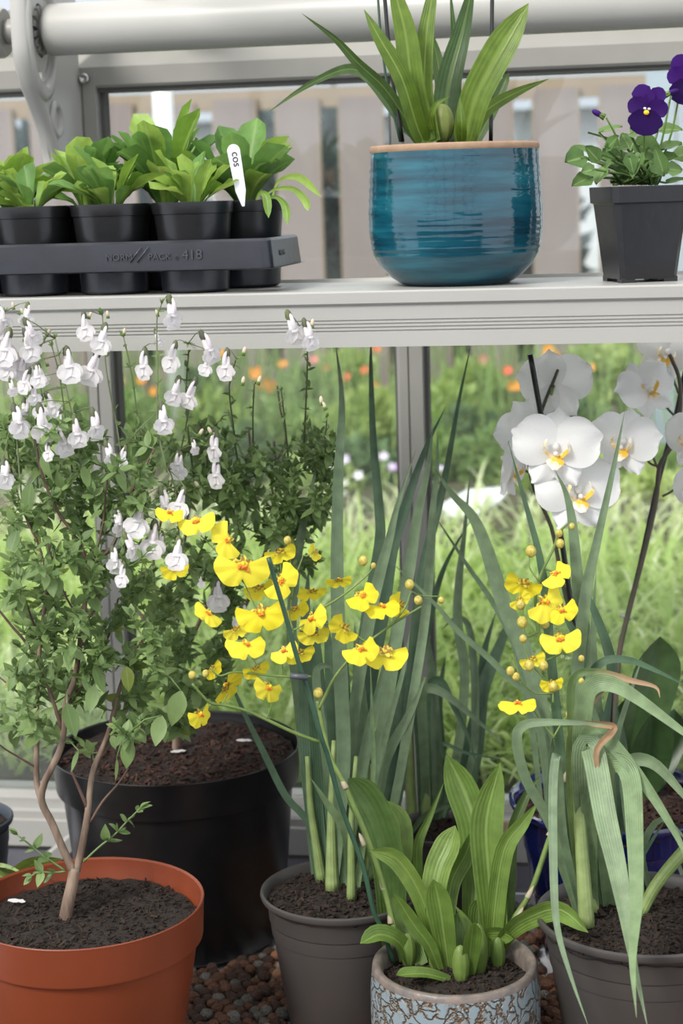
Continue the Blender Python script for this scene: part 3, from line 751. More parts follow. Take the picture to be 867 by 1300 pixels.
m = MB(); m.quad_grid([[Mv @ Vector(p) for p in sqring(h1*.97, hv-.02, .006)], [Mv @ Vector(p) for p in sqring(.001, hv-.018, 0)]], cyc=True); m.obj('compost', M_soil, vt)
M_vl = leafmat('viola_leaf', (.07, .15, .035), (.14, .24, .07), .5, .2, mid=(.25, .36, .12))
M_vs = leafmat('viola_stem', (.15, .26, .05), (.2, .32, .08), .5, .15)
def face_M(px, py, d, rz=0, ry=0, rx=0, s=1.0):
    """local X right, Z up, -Y towards the viewer; turned by rz in plane, ry yaw, rx pitch"""
    v = (CAM-P(px, py, d)).normalized(); up = Vector((0, 0, 1)); x = up.cross(v).normalized(); z = v.cross(x).normalized()
    B = Matrix((x, -v, z)).transposed().to_4x4()
    return Matrix.Translation(P(px, py, d)) @ B @ Euler((rx, ry*0, 0)).to_matrix().to_4x4() @ Matrix.Rotation(ry, 4, 'Z') @ Matrix.Rotation(rz, 4, 'Y') @ Matrix.Scale(s, 4)
def bigleaf(L, w, nseg=6, lobes=0, droop=.2, cup=.12, ac=5):
    rows = []
    for i in range(nseg+1):
        t = i/nseg; ww = w/2*(math.sin(PI*min(1, (.08+.92*t))**.85)**.8 if t < 1 else .05)+.0003
        if lobes: ww *= 1+.1*math.sin(t*PI*2*lobes)
        rows.append([((k/(ac-1)*2-1)*ww, t*L, -droop*L*t*t+cup*abs(k/(ac-1)*2-1)*w) for k in range(ac)])
    return rows
def leaf_to(parent, a, b, w, mt, name='leaf', lobes=0, petiole=None, droop=.1, cup=.12, roll=0, nseg=6):
    """broad leaf from point a to tip b (3d)"""
    a, b = Vector(a), Vector(b); y = (b-a); L = y.length; y.normalize()
    v = (CAM-a).normalized()*.55+Vector((0, 0, .8)); x = y.cross(v).normalized(); x = Matrix.Rotation(roll, 3, y) @ x; z = x.cross(y).normalized()
    B = Matrix((x, y, z)).transposed().to_4x4()
    m = MB(); m.quad_grid([[tuple(Matrix.Translation(a) @ B @ Vector(p)) for p in r] for r in bigleaf(L, w, nseg, lobes, droop, cup)])
    if petiole is not None: m.tube([Vector(petiole), (Vector(petiole)+a)/2+Vector((0, 0, .003)), a, a+y*L*.2], w*.05+.0006, 5)
    return m.obj(name, mt, parent)
vb = P(812, 232, vd)
vleaves = [((742, 200), (700, 209), 24), ((752, 196), (729, 182), 15), ((775, 178), (746, 169), 12), ((795, 187), (770, 184), 14), ((805, 182), (842, 198), 26), ((835, 166), (865, 160), 15), ((838, 190), (866, 183), 20), ((820, 218), (852, 212), 18), ((845, 232), (870, 228), 12), ((775, 232), (800, 216), 12), ((760, 205), (745, 185), 16), ((750, 225), (727, 234), 16), ((770, 215), (755, 232), 18), ((790, 200), (812, 210), 20), ((800, 170), (822, 160), 16), ((835, 205), (858, 196), 16), ((770, 190), (785, 172), 14), ((755, 215), (738, 218), 14), ((815, 195), (800, 222), 18), ((780, 205), (765, 195), 16), ((828, 225), (835, 235), 16), ((790, 225), (778, 236), 14), ((800, 190), (790, 168), 15), ((845, 215), (867, 215), 15), ((855, 200), (885, 190), 18), ((760, 168), (790, 160), 12), ((825, 205), (845, 222), 15)]
for i, (a, b, w) in enumerate([(a, b, w*1.35) for a, b, w in vleaves]+[((random.uniform(760, 850), random.uniform(190, 228)), (random.uniform(740, 866), random.uniform(180, 236)), random.uniform(14, 22)) for _ in range(16)]):
    dd = vd+random.uniform(-.045, .04)
    if math.hypot(a[0]-b[0], a[1]-b[1]) > 42: b = (a[0]+(b[0]-a[0])*.6, a[1]+(b[1]-a[1])*.6)
    root = P(random.uniform(785, 835), 234, vd)
    leaf_to(vt, P(a[0], a[1], dd), P(b[0], b[1], dd-random.uniform(0, .02)), w*S_, M_vl, lobes=4, petiole=root, droop=random.uniform(0, .3), cup=.15, roll=random.uniform(-.5, .5))
for pts in ([(815, 232), (818, 190), (818, 150)], [(825, 232), (840, 180), (852, 118)], [(800, 232), (785, 180), (770, 150)], [(830, 232), (852, 170), (864, 110)]):
    stemtube(vt, pts, 3.2, M_vs, d0=vd, dt=-.03, name='stem', n=6)
def petal_rows(L, w, nseg=5, ac=5, ruff=.0, cup=.1, notch=0, base=.12, ph=0):
    rows = []
    for i in range(nseg+1):
        t = i/nseg; ww = w/2*max(base, math.sin(PI*min(1, .10+.80*t))**.7)
        if t > .85: ww = w/2*(.80 if notch == 0 else .9)
        row = []
        for k in range(ac):
            u = k/(ac-1)*2-1
            yy = t*L*(1-.22*u*u*t)-(notch*L*(1-abs(u))*t**6)
            row.append((u*ww, -cup*w*(u*u)*.5-ruff*math.sin(u*7+ph+t*9)*t+cup*L*t*t*.4, yy))
        rows.append(row)
    return rows
def petal_at(m, ang, L, w, mi=0, y=0, o=(0, 0), **k):
    M = Matrix.Translation((o[0], y, o[1])) @ Matrix.Rotation(ang, 4, 'Y')
    m.quad_grid([[tuple(M @ Vector(p)) for p in r] for r in petal_rows(L, w, **k)], mi=mi)
M_vp = leafmat('viola_petal', (.03, .003, .10), (.05, .005, .16), .55, .12, spec=.25)
M_vp2 = leafmat('viola_petal_dark', (.016, .002, .06), (.022, .003, .075), .6, .1, spec=.2)
M_yel = mat('yellow_eye', (.9, .6, .02), .5); M_wht = mat('white_eye', (.8, .8, .85), .5)
def viola_flower(px, py, s, rz, ry, dd):
    M = face_M(px, py, dd, rz, ry, .1, s)
    m = MB(); petal_at(m, R(-28), .62, .58, 0, .02, ruff=.02); petal_at(m, R(28), .60, .50, 0, .03, ruff=.02)
    f = link('flower', m.mesh('viola_back', M_vp), vt, M)
    for ang, L, w, mt in ((R(-78), .5, .50, M_vp), (R(80), .5, .5, M_vp), (R(180), .62, .86, M_vp2)):
        m = MB(); petal_at(m, ang, L, w, 0, -.03 if mt is M_vp else -.06, ruff=.025); link('petal', m.mesh('viola_petal', mt), f)
    m = MB(); m.ball((0, -.10, -.06), (.07, .04, .06), 8, 6); link('eye', m.mesh('eye', M_yel), f)
    m = MB(); m.ball((-.05, -.10, .03), (.04, .02, .03), 6, 4); m.ball((.05, -.10, .03), (.04, .02, .03), 6, 4); link('eye_spot', m.mesh('eye_spot', M_wht), f)
viola_flower(822, 139, 52*S_, R(8), R(-10), vd-.06)
viola_flower(872, 100, 52*S_, R(5), R(10), vd-.04)
def bud(parent, px, py, s, rz, dd, mt_tip, name='bud'):
    M = face_M(px, py, dd, rz, 0, 0, s); m = MB()
    m.ball((0, 0, .25), (.16, .16, .34), 8, 6, mi=1)
    for k in range(5):
        a = 2*PI*k/5; m.box(-.07, .07, .10, .14, -.2, .3, Matrix.Rotation(a, 4, 'Z') @ Matrix.Rotation(.15, 4, 'X'), mi=0)
    link(name, m.mesh(name, [M_vs, mt_tip]), parent, M)
bud(vt, 848, 119, 24*S_, R(70), vd-.04, M_vp); bud(vt, 764, 147, 24*S_, R(-60), vd-.03, M_vp)
# ================================================================ seed tray and pots of seedlings
TX1 = PY(345, 340, SY+.01).x; TY0 = SY+.012; TY1 = SY+.20; TX0 = TX1-.62
zt0, zt1 = PY(200, 345, TY0).z, PY(200, 306, TY0).z
tr_ = thing('seed_tray', 'black ridged carrying tray on the left end of the shelf', 'tray', (TX1-.2, TY0+.09, zs))
def rrect(x0, x1, y0, y1, r, z, n=6):
    o = []
    for cx, cy, a0 in ((x1-r, y0+r, -90), (x1-r, y1-r, 0), (x0+r, y1-r, 90), (x0+r, y0+r, 180)):
        for k in range(n+1):
            a = R(a0+90*k/n); o.append((cx+r*math.cos(a), cy+r*math.sin(a), z))
    return o
m = MB(); e = .006
m.quad_grid([rrect(TX0-e, TX1+e, TY0-e, TY1+e, .018, zt0+.0015), rrect(TX0, TX1, TY0, TY1, .016, zt0), rrect(TX0, TX1, TY0, TY1, .015, zt0+.003), rrect(TX0+.003, TX1-.003, TY0+.003, TY1-.003, .014, zt1-.003), rrect(TX0+.006, TX1-.006, TY0+.006, TY1-.006, .012, zt1), rrect(TX0+.02, TX1-.02, TY0+.016, TY1-.016, .010, zt1-.001), rrect(TX0+.02, TX1-.02, TY0+.016, TY1-.016, .010, zt0)], cyc=True)
m.obj('rim', M_blk2, tr_, sharp=35)
pw = 108*depth(PY(245, 256, 2.05))/F
cells = []
for j in range(2):
    for i in range(6):
        cells.append((TX1-.010-pw/2-i*pw-(.044 if j == 0 else 0), TY0+.05+j*.088))
for (cx, cy) in cells:
    m = MB(); m.lathe([(0, .001), (.036, .001), (.040, .004), (.043, zt1-zs-.004), (.0435, zt1-zs-.001)], (cx, cy, zs), 40); m.obj('cell', M_blk2, tr_, sharp=40)
def text(s, size, M, mt, parent, name='lettering', ext=.0006):
    cu = bpy.data.curves.new(name, 'FONT'); cu.body = s; cu.size = size; cu.extrude = ext; cu.align_x = 'LEFT'
    tmp = bpy.data.objects.new('tmp', cu); me = bpy.data.meshes.new_from_object(tmp); bpy.data.objects.remove(tmp)
    me.materials.clear(); me.materials.append(mt)
    return link(name, me, parent, M)
M_let = mat('raised_letters', (.06, .06, .072), .3)
q = PY(135, 332, TY0)
ws_ = ((134, 'NORM'), (188, 'PACK'), (221, '®'), (231, '418'))
m = MB()
for px in (165, 174):
    a_, b_ = PY(px, 333, TY0-.0006), PY(px+14, 314, TY0-.0006)
    m.tube([a_, b_], .0009, 4)
m.obj('lettering', M_let, tr_)
for px, s in ws_:
    q = PY(px, 331-(px-135)*.02, TY0-.0005)
    sx = {'NORM': 1.0, '//': 1.6, 'PACK': 1.0, '®': .5, '418': 1.15}[s]
    text(s, .0125*(1.25 if s == '418' else .84) * (.6 if s == '®' else 1), Matrix.Translation(q) @ Matrix.Rotation(PI/2, 4, 'X') @ Matrix.Diagonal((1.05, 1, 1, 1)), M_let, tr_)
text('NORM', .009, Matrix.Translation((TX1-.0005, TY0+.05, zt0+.014)) @ Matrix.Rotation(PI/2, 4, 'Z') @ Matrix.Rotation(PI/2, 4, 'X'), M_let, tr_)
M_sd = leafmat('seedling_leaf', (.16, .30, .04), (.32, .47, .10), .5, .35, mid=(.35, .48, .15))
M_sdd = leafmat('seedling_leaf_dark', (.10, .22, .05), (.17, .32, .08), .5, .3, mid=(.22, .36, .1))
def seedling(parent, cx, cy, z, n, h, sp, seed, dark=.4, w=.026):
    rnd = random.Random(seed)
    for i in range(n):
        a = rnd.uniform(0, 2*PI); ring = rnd.random()**.8
        lean = (.08+.75*ring)*rnd.uniform(.6, 1.15); L = h*rnd.uniform(.5, 1.15)*(1-.1*ring)
        base = Vector((cx+.008*math.cos(a), cy+.008*math.sin(a), z-.003))
        hd = Vector((math.cos(a), math.sin(a), 0)); pts = []; cur = Vector((hd.x*lean*.5, hd.y*lean*.5, 1)).normalized(); p = base.copy(); ns = 8
        for k in range(ns+1):
            pts.append(p.copy()); t = k/ns
            cur = (cur+hd*rnd.uniform(.0, .28)*(.4+lean)*sp+Vector((0, 0, rnd.uniform(-.5, .05)*lean*t))).normalized(); p = p+cur*(L/ns)
        side = hd.cross(Vector((0, 0, 1))); side = Matrix.Rotation(rnd.uniform(-.6, .6), 3, hd) @ side
        wl = w*rnd.uniform(.7, 1.15); rows = []
        for k, p in enumerate(pts):
            t = k/ns; ww = wl/2*prof_w('spoon', t)*1.0
            tg = (pts[min(k+1, ns)]-pts[max(k-1, 0)]).normalized(); up = side.cross(tg).normalized()
            wav = .12*ww*math.sin(k*2.2+i)
            rows.append([p-side*ww+up*(ww*.35+wav), p-side*ww*.5+up*ww*.05, p-up*ww*.12, p+side*ww*.5+up*ww*.05, p+side*ww+up*(ww*.35-wav)])
        m = MB(); m.quad_grid(rows); m.obj('leaf', M_sdd if rnd.random() < dark else M_sd, parent)
zp1 = PY(245, 256, TY0+.01).z
seeds = [(0, 0, 26, .075, .9, 'seedling in a black pot at the right front of the tray, beside the label'), (1, 0, 28, .085, 1.0, 'seedling in a black pot left of the labelled one, bright green tuft'),
 (2, 0, 24, .065, 1.1, 'low seedling in the black pot above the raised lettering start'), (3, 0, 4, .035, 1.2, 'tiny seedling in the low black pot at the left front of the tray'),
 (0, 1, 30, .11, .8, 'tall seedling in the back corner pot of the tray behind the plant label'), (1, 1, 32, .13, .7, 'tallest seedling, standing in the back row above the lettering'),
 (2, 1, 28, .10, .8, 'broad leaved seedling in the back row beside the frame bar'), (3, 1, 26, .085, .9, 'seedling at the far left of the back row, under the bracket')]
pr = pw/2*.985
order = {}
for j in (0, 1):
    for i in range(6): order[(i, j)] = cells[j*6+i]
xoff = {(0, 0): 0}
for (i, j, n_, h_, sp_, lb) in seeds:
    cx, cy = order[(i, j)]
    low_ = (i == 3 and j == 0)
    ztop_ = zp1 - (.022 if low_ else 0)
    t = thing('potted_seedling', lb, 'seedling', (cx, cy, zs+.006), 'pots of seedlings in the tray')
    Hh = ztop_-zs-.006; m = MB()
    m.lathe([(0, 0), (pr*.74, 0), (pr*.75, .002), (pr*.93, Hh-.014), (pr*.96, Hh-.0135), (pr*.965, Hh-.012), (pr*.985, Hh-.0025), (pr*.98, Hh), (pr*.95, Hh-.001), (pr*.92, Hh-.013), (pr*.74, .004)], (cx, cy, zs+.006), 48)
    m.obj('pot', M_blk, t, sharp=40)
    m = MB(); m.lathe([(0.0005, 0), (pr*.5, .001), (pr*.92, -.002)], (cx, cy, ztop_-.008), 32); m.obj('compost', M_soil, t)
    seedling(t, cx, cy, ztop_-.008, n_, h_, sp_, i*7+j*31+3, dark=.6 if j else .25, w=.036 if j else .028)
    if (i, j) == (0, 0):
        for pts in ([(345, 252), (352, 232), (368, 224), (385, 228), (408, 250)], [(335, 250), (350, 240), (372, 240), (388, 255), (391, 268)], [(325, 254), (330, 245), (338, 250), (341, 277)], [(335, 255), (350, 250), (362, 262), (365, 285)]):
            strap(t, pts, 11, M_sd, -.01, d0=depth(Vector((cx, cy, ztop_)))-.03, kind='spoon', twist=.3)
    if low_:
        for pts in ([(38, 285), (34, 272), (22, 262)], [(40, 285), (46, 276), (52, 280), (68, 280)], [(37, 285), (40, 268), (34, 258)]):
            strap(t, pts, 11, M_sd, -.01, d0=depth(Vector((cx, cy, ztop_)))-.02, kind='spoon')
# plant label
lx = order[(0, 0)]; dl = depth(Vector((lx[0]-.03, lx[1]-.01, zp1)))
lt = thing('plant_label', 'white plant label with ink writing stuck among the seedlings', 'label', P(307, 258, dl))
a, b = P(309, 262, dl), P(295, 183, dl-.012); ax = (b-a).normalized(); v = (CAM-a).normalized(); sx = ax.cross(v).normalized(); hw = 8.2*dl/F
m = MB(); ctr = []
L = (b-a).length
for sgn in (0, 1):
    off = v*(-.0004 if sgn else .0004)
    ctr.append([a-sx*hw*.2+off, a+ax*L*.25-sx*hw*.8+off] + [b-ax*hw+ax*hw*math.sin(R(t_))-sx*hw*math.cos(R(t_))+off for t_ in range(0, 181, 20)] + [a+ax*L*.25+sx*hw*.8+off, a+sx*hw*.2+off])
n_ = len(ctr[0]); m.v = [tuple(p) for c in ctr for p in c]; m.f = [tuple(range(n_)), tuple(range(2*n_-1, n_-1, -1))] + [(i, (i+1) % n_, n_+(i+1) % n_, n_+i) for i in range(n_)]; m.mi = [0]*len(m.f)
m.obj('tag', M_white, lt, smooth=False)
Bm = Matrix((-ax, sx, v)).transposed().to_4x4()
text('cos', .013, Matrix.Translation(a+ax*L*.88-sx*hw*.35+v*.0008) @ Bm, M_ink, lt, 'handwriting', .0001)
# ================================================================ lower pots
TER = make_pot('potted_salvia', 'white flowered salvia bush in a terracotta coloured plastic pot', 'plant', 108, 1143, .715, 302, BZ, 'band', M_terra, .69, band=.046, chips=1100, cs=.005)
BLK = make_pot('potted_salvia', 'white flowered salvia shrub in the very large black pot behind', 'plant', 224, 946, .765, 314, BZ, 'band', M_blk, .75, band=.05, bs=.82, chips=1500, cm=M_chip2, cs=.006, sr=.95)
GRL = make_pot('potted_bulb_plant', 'blue green strap leaved plant in the left hand grey pot', 'plant', 434, 1126, .68, 208, BZ, 'roll', M_grey, .667, chips=700, sr=.92)
GRM = make_pot('potted_bulb_plant', 'strap leaved plant in the small grey pot at the back', 'plant', 560, 1048, .655, 120, BZ, 'roll', M_grey, .643, chips=300, sr=.92)
GRR = make_pot('potted_bulb_plant', 'drooping strap leaved plant in the right hand grey pot', 'plant', 818, 1156, .70, 276, BZ, 'roll', M_grey, .683, chips=1100, sr=.93)
COB = make_pot('moth_orchid', 'white moth orchid in a cobalt blue glazed pot at right', 'orchid', 783, 1009, .72, 274, BZ, 'roll', M_cobalt, .70, chips=700, cm=M_chip2, cs=.009, sr=.9)
SLA = make_pot('potted_foxglove', 'broad leaved plant in a slate blue pot cut by the left edge', 'plant', -58, 1038, .69, 148, BZ, 'roll', M_slate, .675, chips=100)
# speckled pot
def crackle():
    m, n = newmat('crackled_glaze'); L = n.links.new
    o = N(n, 'ShaderNodeOutputMaterial'); b = N(n, 'ShaderNodeBsdfPrincipled'); L(b.outputs[0], o.inputs[0])
    t = N(n, 'ShaderNodeTexCoord'); nz = N(n, 'ShaderNodeTexNoise'); nz.inputs['Scale'].default_value = 28; nz.inputs['Detail'].default_value = 5
    L(t.outputs['Object'], nz.inputs[0])
    mx = N(n, 'ShaderNodeMix', data_type='RGBA'); mx.inputs['Factor'].default_value = .075; L(t.outputs['Object'], mx.inputs['A']); L(nz.outputs['Color'], mx.inputs['B'])
    v = N(n, 'ShaderNodeTexVoronoi', feature='DISTANCE_TO_EDGE'); v.inputs['Scale'].default_value = 52; v.inputs['Randomness'].default_value = 1; L(mx.outputs['Result'], v.inputs[0])
    r = N(n, 'ShaderNodeValToRGB'); L(v.outputs['Distance'], r.inputs[0]); e = r.color_ramp.elements
    e[0].position = .0; e[0].color = (.07, .035, .015, 1); e[1].position = .09; e[1].color = (.21, .27, .30, 1); x = e.new(.035); x.color = (.16, .12, .08, 1)
    n2 = N(n, 'ShaderNodeTexNoise'); n2.inputs['Scale'].default_value = 90; n2.inputs['Detail'].default_value = 6; L(t.outputs['Object'], n2.inputs[0])
    r2 = N(n, 'ShaderNodeValToRGB'); L(n2.outputs[0], r2.inputs[0]); r2.color_ramp.elements[0].position = .55; r2.color_ramp.elements[1].position = .85
    r2.color_ramp.elements[1].color = (1, 1, 1, 1)
    m2 = N(n, 'ShaderNodeMix', data_type='RGBA'); L(r2.outputs[0], m2.inputs['Factor']); L(r.outputs[0], m2.inputs['A']); m2.inputs['B'].default_value = (.16, .11, .08, 1)
    L(m2.outputs['Result'], b.inputs['Base Color']); b.inputs['Roughness'].default_value = .35
    mr = N(n, 'ShaderNodeMapRange'); mr.inputs[1].default_value = 0; mr.inputs[2].default_value = .12; L(v.outputs['Distance'], mr.inputs[0])
    bp = N(n, 'ShaderNodeBump'); bp.inputs['Strength'].default_value = .9; bp.inputs['Distance'].default_value = .003; L(mr.outputs[0], bp.inputs['Height']); L(bp.outputs[0], b.inputs['Normal'])
    return m
M_crk = crackle(); M_spr = mat('speckled_rim', (.11, .10, .095), .4, (.19, .15, .125), 90, bump=.4, bscale=120)
sp_, RS = pot_at(577, 1219, .655, 214)
SPK = thing('potted_dancing_lady_orchid', 'yellow dancing lady orchid in a crackled pale blue and brown pot', 'orchid', (sp_.x, sp_.y, BZ))
Hs = .155; m = MB()
m.lathe([(0, 0), (.85*RS, 0), (.93*RS, .01), (.99*RS, .05), (1.01*RS, .09), (1.005*RS, .125), (.985*RS, Hs-.008)], (sp_.x, sp_.y, BZ), 80); m.obj('pot', M_crk, SPK)
m = MB(); m.lathe([(.985*RS, Hs-.008), (.975*RS, Hs-.002), (.95*RS, Hs), (.90*RS, Hs-.001), (.86*RS, Hs-.006), (.85*RS, Hs-.03), (.85*RS, .05)], (sp_.x, sp_.y, BZ), 80); m.obj('rim', M_spr, SPK)
soil(SPK, (sp_.x, sp_.y), RS*.86, BZ+Hs-.022, 500)
for nm, t_ in (('TER', TER), ('BLK', BLK), ('GRL', GRL), ('GRM', GRM), ('GRR', GRR), ('COB', COB)): print(nm, tuple(round(c, 3) for c in t_[1]), round(t_[2], 3))
print('SPK', tuple(sp_), RS)
# shadow gap: saucer under black pot
# ---------------------------------------------------------------- strap leaves
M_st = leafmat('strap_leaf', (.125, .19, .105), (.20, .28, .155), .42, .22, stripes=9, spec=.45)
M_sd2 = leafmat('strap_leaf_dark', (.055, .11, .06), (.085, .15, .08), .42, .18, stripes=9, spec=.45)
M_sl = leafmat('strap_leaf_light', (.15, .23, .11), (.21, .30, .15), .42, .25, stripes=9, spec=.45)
M_lk = leafmat('pale_stem', (.20, .28, .09), (.28, .36, .14), .45, .15, stripes=12)
M_br = leafmat('drying_leaf', (.10, .17, .06), (.14, .2, .07), .5, .2, stripes=7, brown=(.55, .68, (.42, .28, .17)))
M_bt = leafmat('browned_leaf', (.32, .2, .11), (.42, .3, .18), .6, .2)
t, p, r_ = GRL; zc = .667; L_ = lambda pts, w, mt=M_st, dt=0, **k: strap(t, pts, w, mt, dt, z0=zc, **k)
for pts, w in (([(409, 1120), (402, 1075), (394, 1020), (390, 960)], (15, 6)), ([(422, 1130), (421, 1085), (421, 1025), (424, 940)], (19, 6)), ([(446, 1143), (446, 1100), (446, 1040), (452, 960)], (13, 5)), ([(470, 1118), (466, 1080), (464, 1030), (470, 970)], (11, 5))):
    stemtube(t, pts, w, M_lk, z0=zc, taper=.9)
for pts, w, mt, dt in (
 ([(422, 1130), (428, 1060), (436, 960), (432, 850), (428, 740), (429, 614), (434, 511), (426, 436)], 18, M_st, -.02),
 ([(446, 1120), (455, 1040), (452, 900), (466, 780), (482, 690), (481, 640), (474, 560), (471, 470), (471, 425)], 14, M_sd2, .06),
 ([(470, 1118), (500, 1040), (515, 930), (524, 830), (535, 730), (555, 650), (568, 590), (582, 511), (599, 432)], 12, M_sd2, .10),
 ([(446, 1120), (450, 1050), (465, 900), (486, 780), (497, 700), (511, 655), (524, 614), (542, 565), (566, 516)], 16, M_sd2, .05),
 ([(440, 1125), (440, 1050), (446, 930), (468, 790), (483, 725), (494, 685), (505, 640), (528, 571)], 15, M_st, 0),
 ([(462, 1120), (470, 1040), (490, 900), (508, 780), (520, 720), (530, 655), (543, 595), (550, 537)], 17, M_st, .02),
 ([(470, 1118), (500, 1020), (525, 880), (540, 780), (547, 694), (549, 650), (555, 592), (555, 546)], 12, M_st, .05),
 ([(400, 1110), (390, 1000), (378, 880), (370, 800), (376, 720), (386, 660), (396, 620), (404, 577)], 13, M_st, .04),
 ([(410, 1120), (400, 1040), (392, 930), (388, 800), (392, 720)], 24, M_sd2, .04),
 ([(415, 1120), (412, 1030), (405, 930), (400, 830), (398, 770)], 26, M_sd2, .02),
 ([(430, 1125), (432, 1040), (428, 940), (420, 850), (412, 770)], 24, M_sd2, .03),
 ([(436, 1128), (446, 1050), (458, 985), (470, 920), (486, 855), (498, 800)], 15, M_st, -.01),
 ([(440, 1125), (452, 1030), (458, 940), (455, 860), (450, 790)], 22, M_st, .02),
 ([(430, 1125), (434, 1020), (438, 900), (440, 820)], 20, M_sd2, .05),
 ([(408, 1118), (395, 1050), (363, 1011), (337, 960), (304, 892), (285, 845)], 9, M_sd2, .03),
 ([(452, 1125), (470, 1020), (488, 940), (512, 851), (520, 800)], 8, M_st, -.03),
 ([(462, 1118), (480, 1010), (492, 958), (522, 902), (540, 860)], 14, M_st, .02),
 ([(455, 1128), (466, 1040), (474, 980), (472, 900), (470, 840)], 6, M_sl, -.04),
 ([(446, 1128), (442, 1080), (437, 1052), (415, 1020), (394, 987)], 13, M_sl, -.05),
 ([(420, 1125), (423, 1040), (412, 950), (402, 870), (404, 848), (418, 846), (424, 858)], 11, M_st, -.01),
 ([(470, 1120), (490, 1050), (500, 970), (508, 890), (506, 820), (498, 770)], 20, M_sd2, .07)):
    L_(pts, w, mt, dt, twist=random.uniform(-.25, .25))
# middle back pot
t, p, r_ = GRM; zc = .643
for pts, w in (([(523, 1040), (521, 990), (520, 930), (522, 860)], (15, 7)), ([(541, 1042), (540, 990), (538, 925), (538, 860)], (14, 6))):
    stemtube(t, pts, w, M_lk, z0=zc, taper=.9)
for pts, w, mt, dt in (
 ([(541, 1040), (538, 950), (535, 889), (542, 874), (563, 880), (598, 908), (640, 945)], 13, M_st, -.12),
 ([(545, 1040), (542, 930), (545, 872), (560, 865), (574, 892), (594, 935), (606, 975)], 10, M_sd2, -.04),
 ([(560, 1040), (580, 960), (590, 860), (581, 790), (583, 732), (589, 681), (598, 588)], 12, M_st, -.02),
 ([(535, 1042), (532, 950), (528, 870), (545, 790), (558, 737), (573, 702), (600, 656)], 9, M_sd2, .0),
 ([(690, 1060), (680, 960), (668, 880), (656, 828), (641, 792), (620, 756), (596, 722), (573, 687), (546, 646)], 8, M_st, -.02),
 ([(705, 1080), (695, 960), (682, 878), (666, 828), (656, 802), (638, 762), (618, 698), (600, 656), (573, 626), (552, 594)], 21, M_st, -.02),
 ([(700, 1080), (690, 950), (672, 885), (648, 863), (618, 833), (580, 800), (558, 773), (522, 737), (498, 715)], 8, M_st, -.06),
 ([(575, 1040), (600, 960), (603, 888), (601, 838), (594, 793), (578, 785), (560, 800)], 10, M_st, .02),
 ([(590, 1035), (605, 950), (612, 880), (626, 840), (642, 800), (652, 765)], 17, M_sd2, .04),
 ([(570, 1040), (590, 960), (610, 880), (614, 830), (630, 775)], 14, M_sd2, .06),
 ([(555, 1040), (555, 960), (548, 860), (541, 790)], 14, M_st, .03),
 ([(550, 1040), (560, 980), (556, 900), (566, 830)], 16, M_sd2, .05),
 ([(560, 1040), (550, 960), (530, 880), (520, 810)], 16, M_sd2, .06),
 ([(520, 1060), (540, 1035), (575, 1020), (598, 1012)], 7, M_st, -.06),
 ([(552, 1040), (572, 985), (560, 945), (590, 955), (640, 965)], 6, M_sd2, -.05)):
    if pts[0][0] > 650:
        strap(GRR[0], pts, w, mt, dt+.02, z0=.683, twist=random.uniform(-.3, .3))
    else: strap(t, pts, w, mt, dt, z0=zc, twist=random.uniform(-.3, .3))
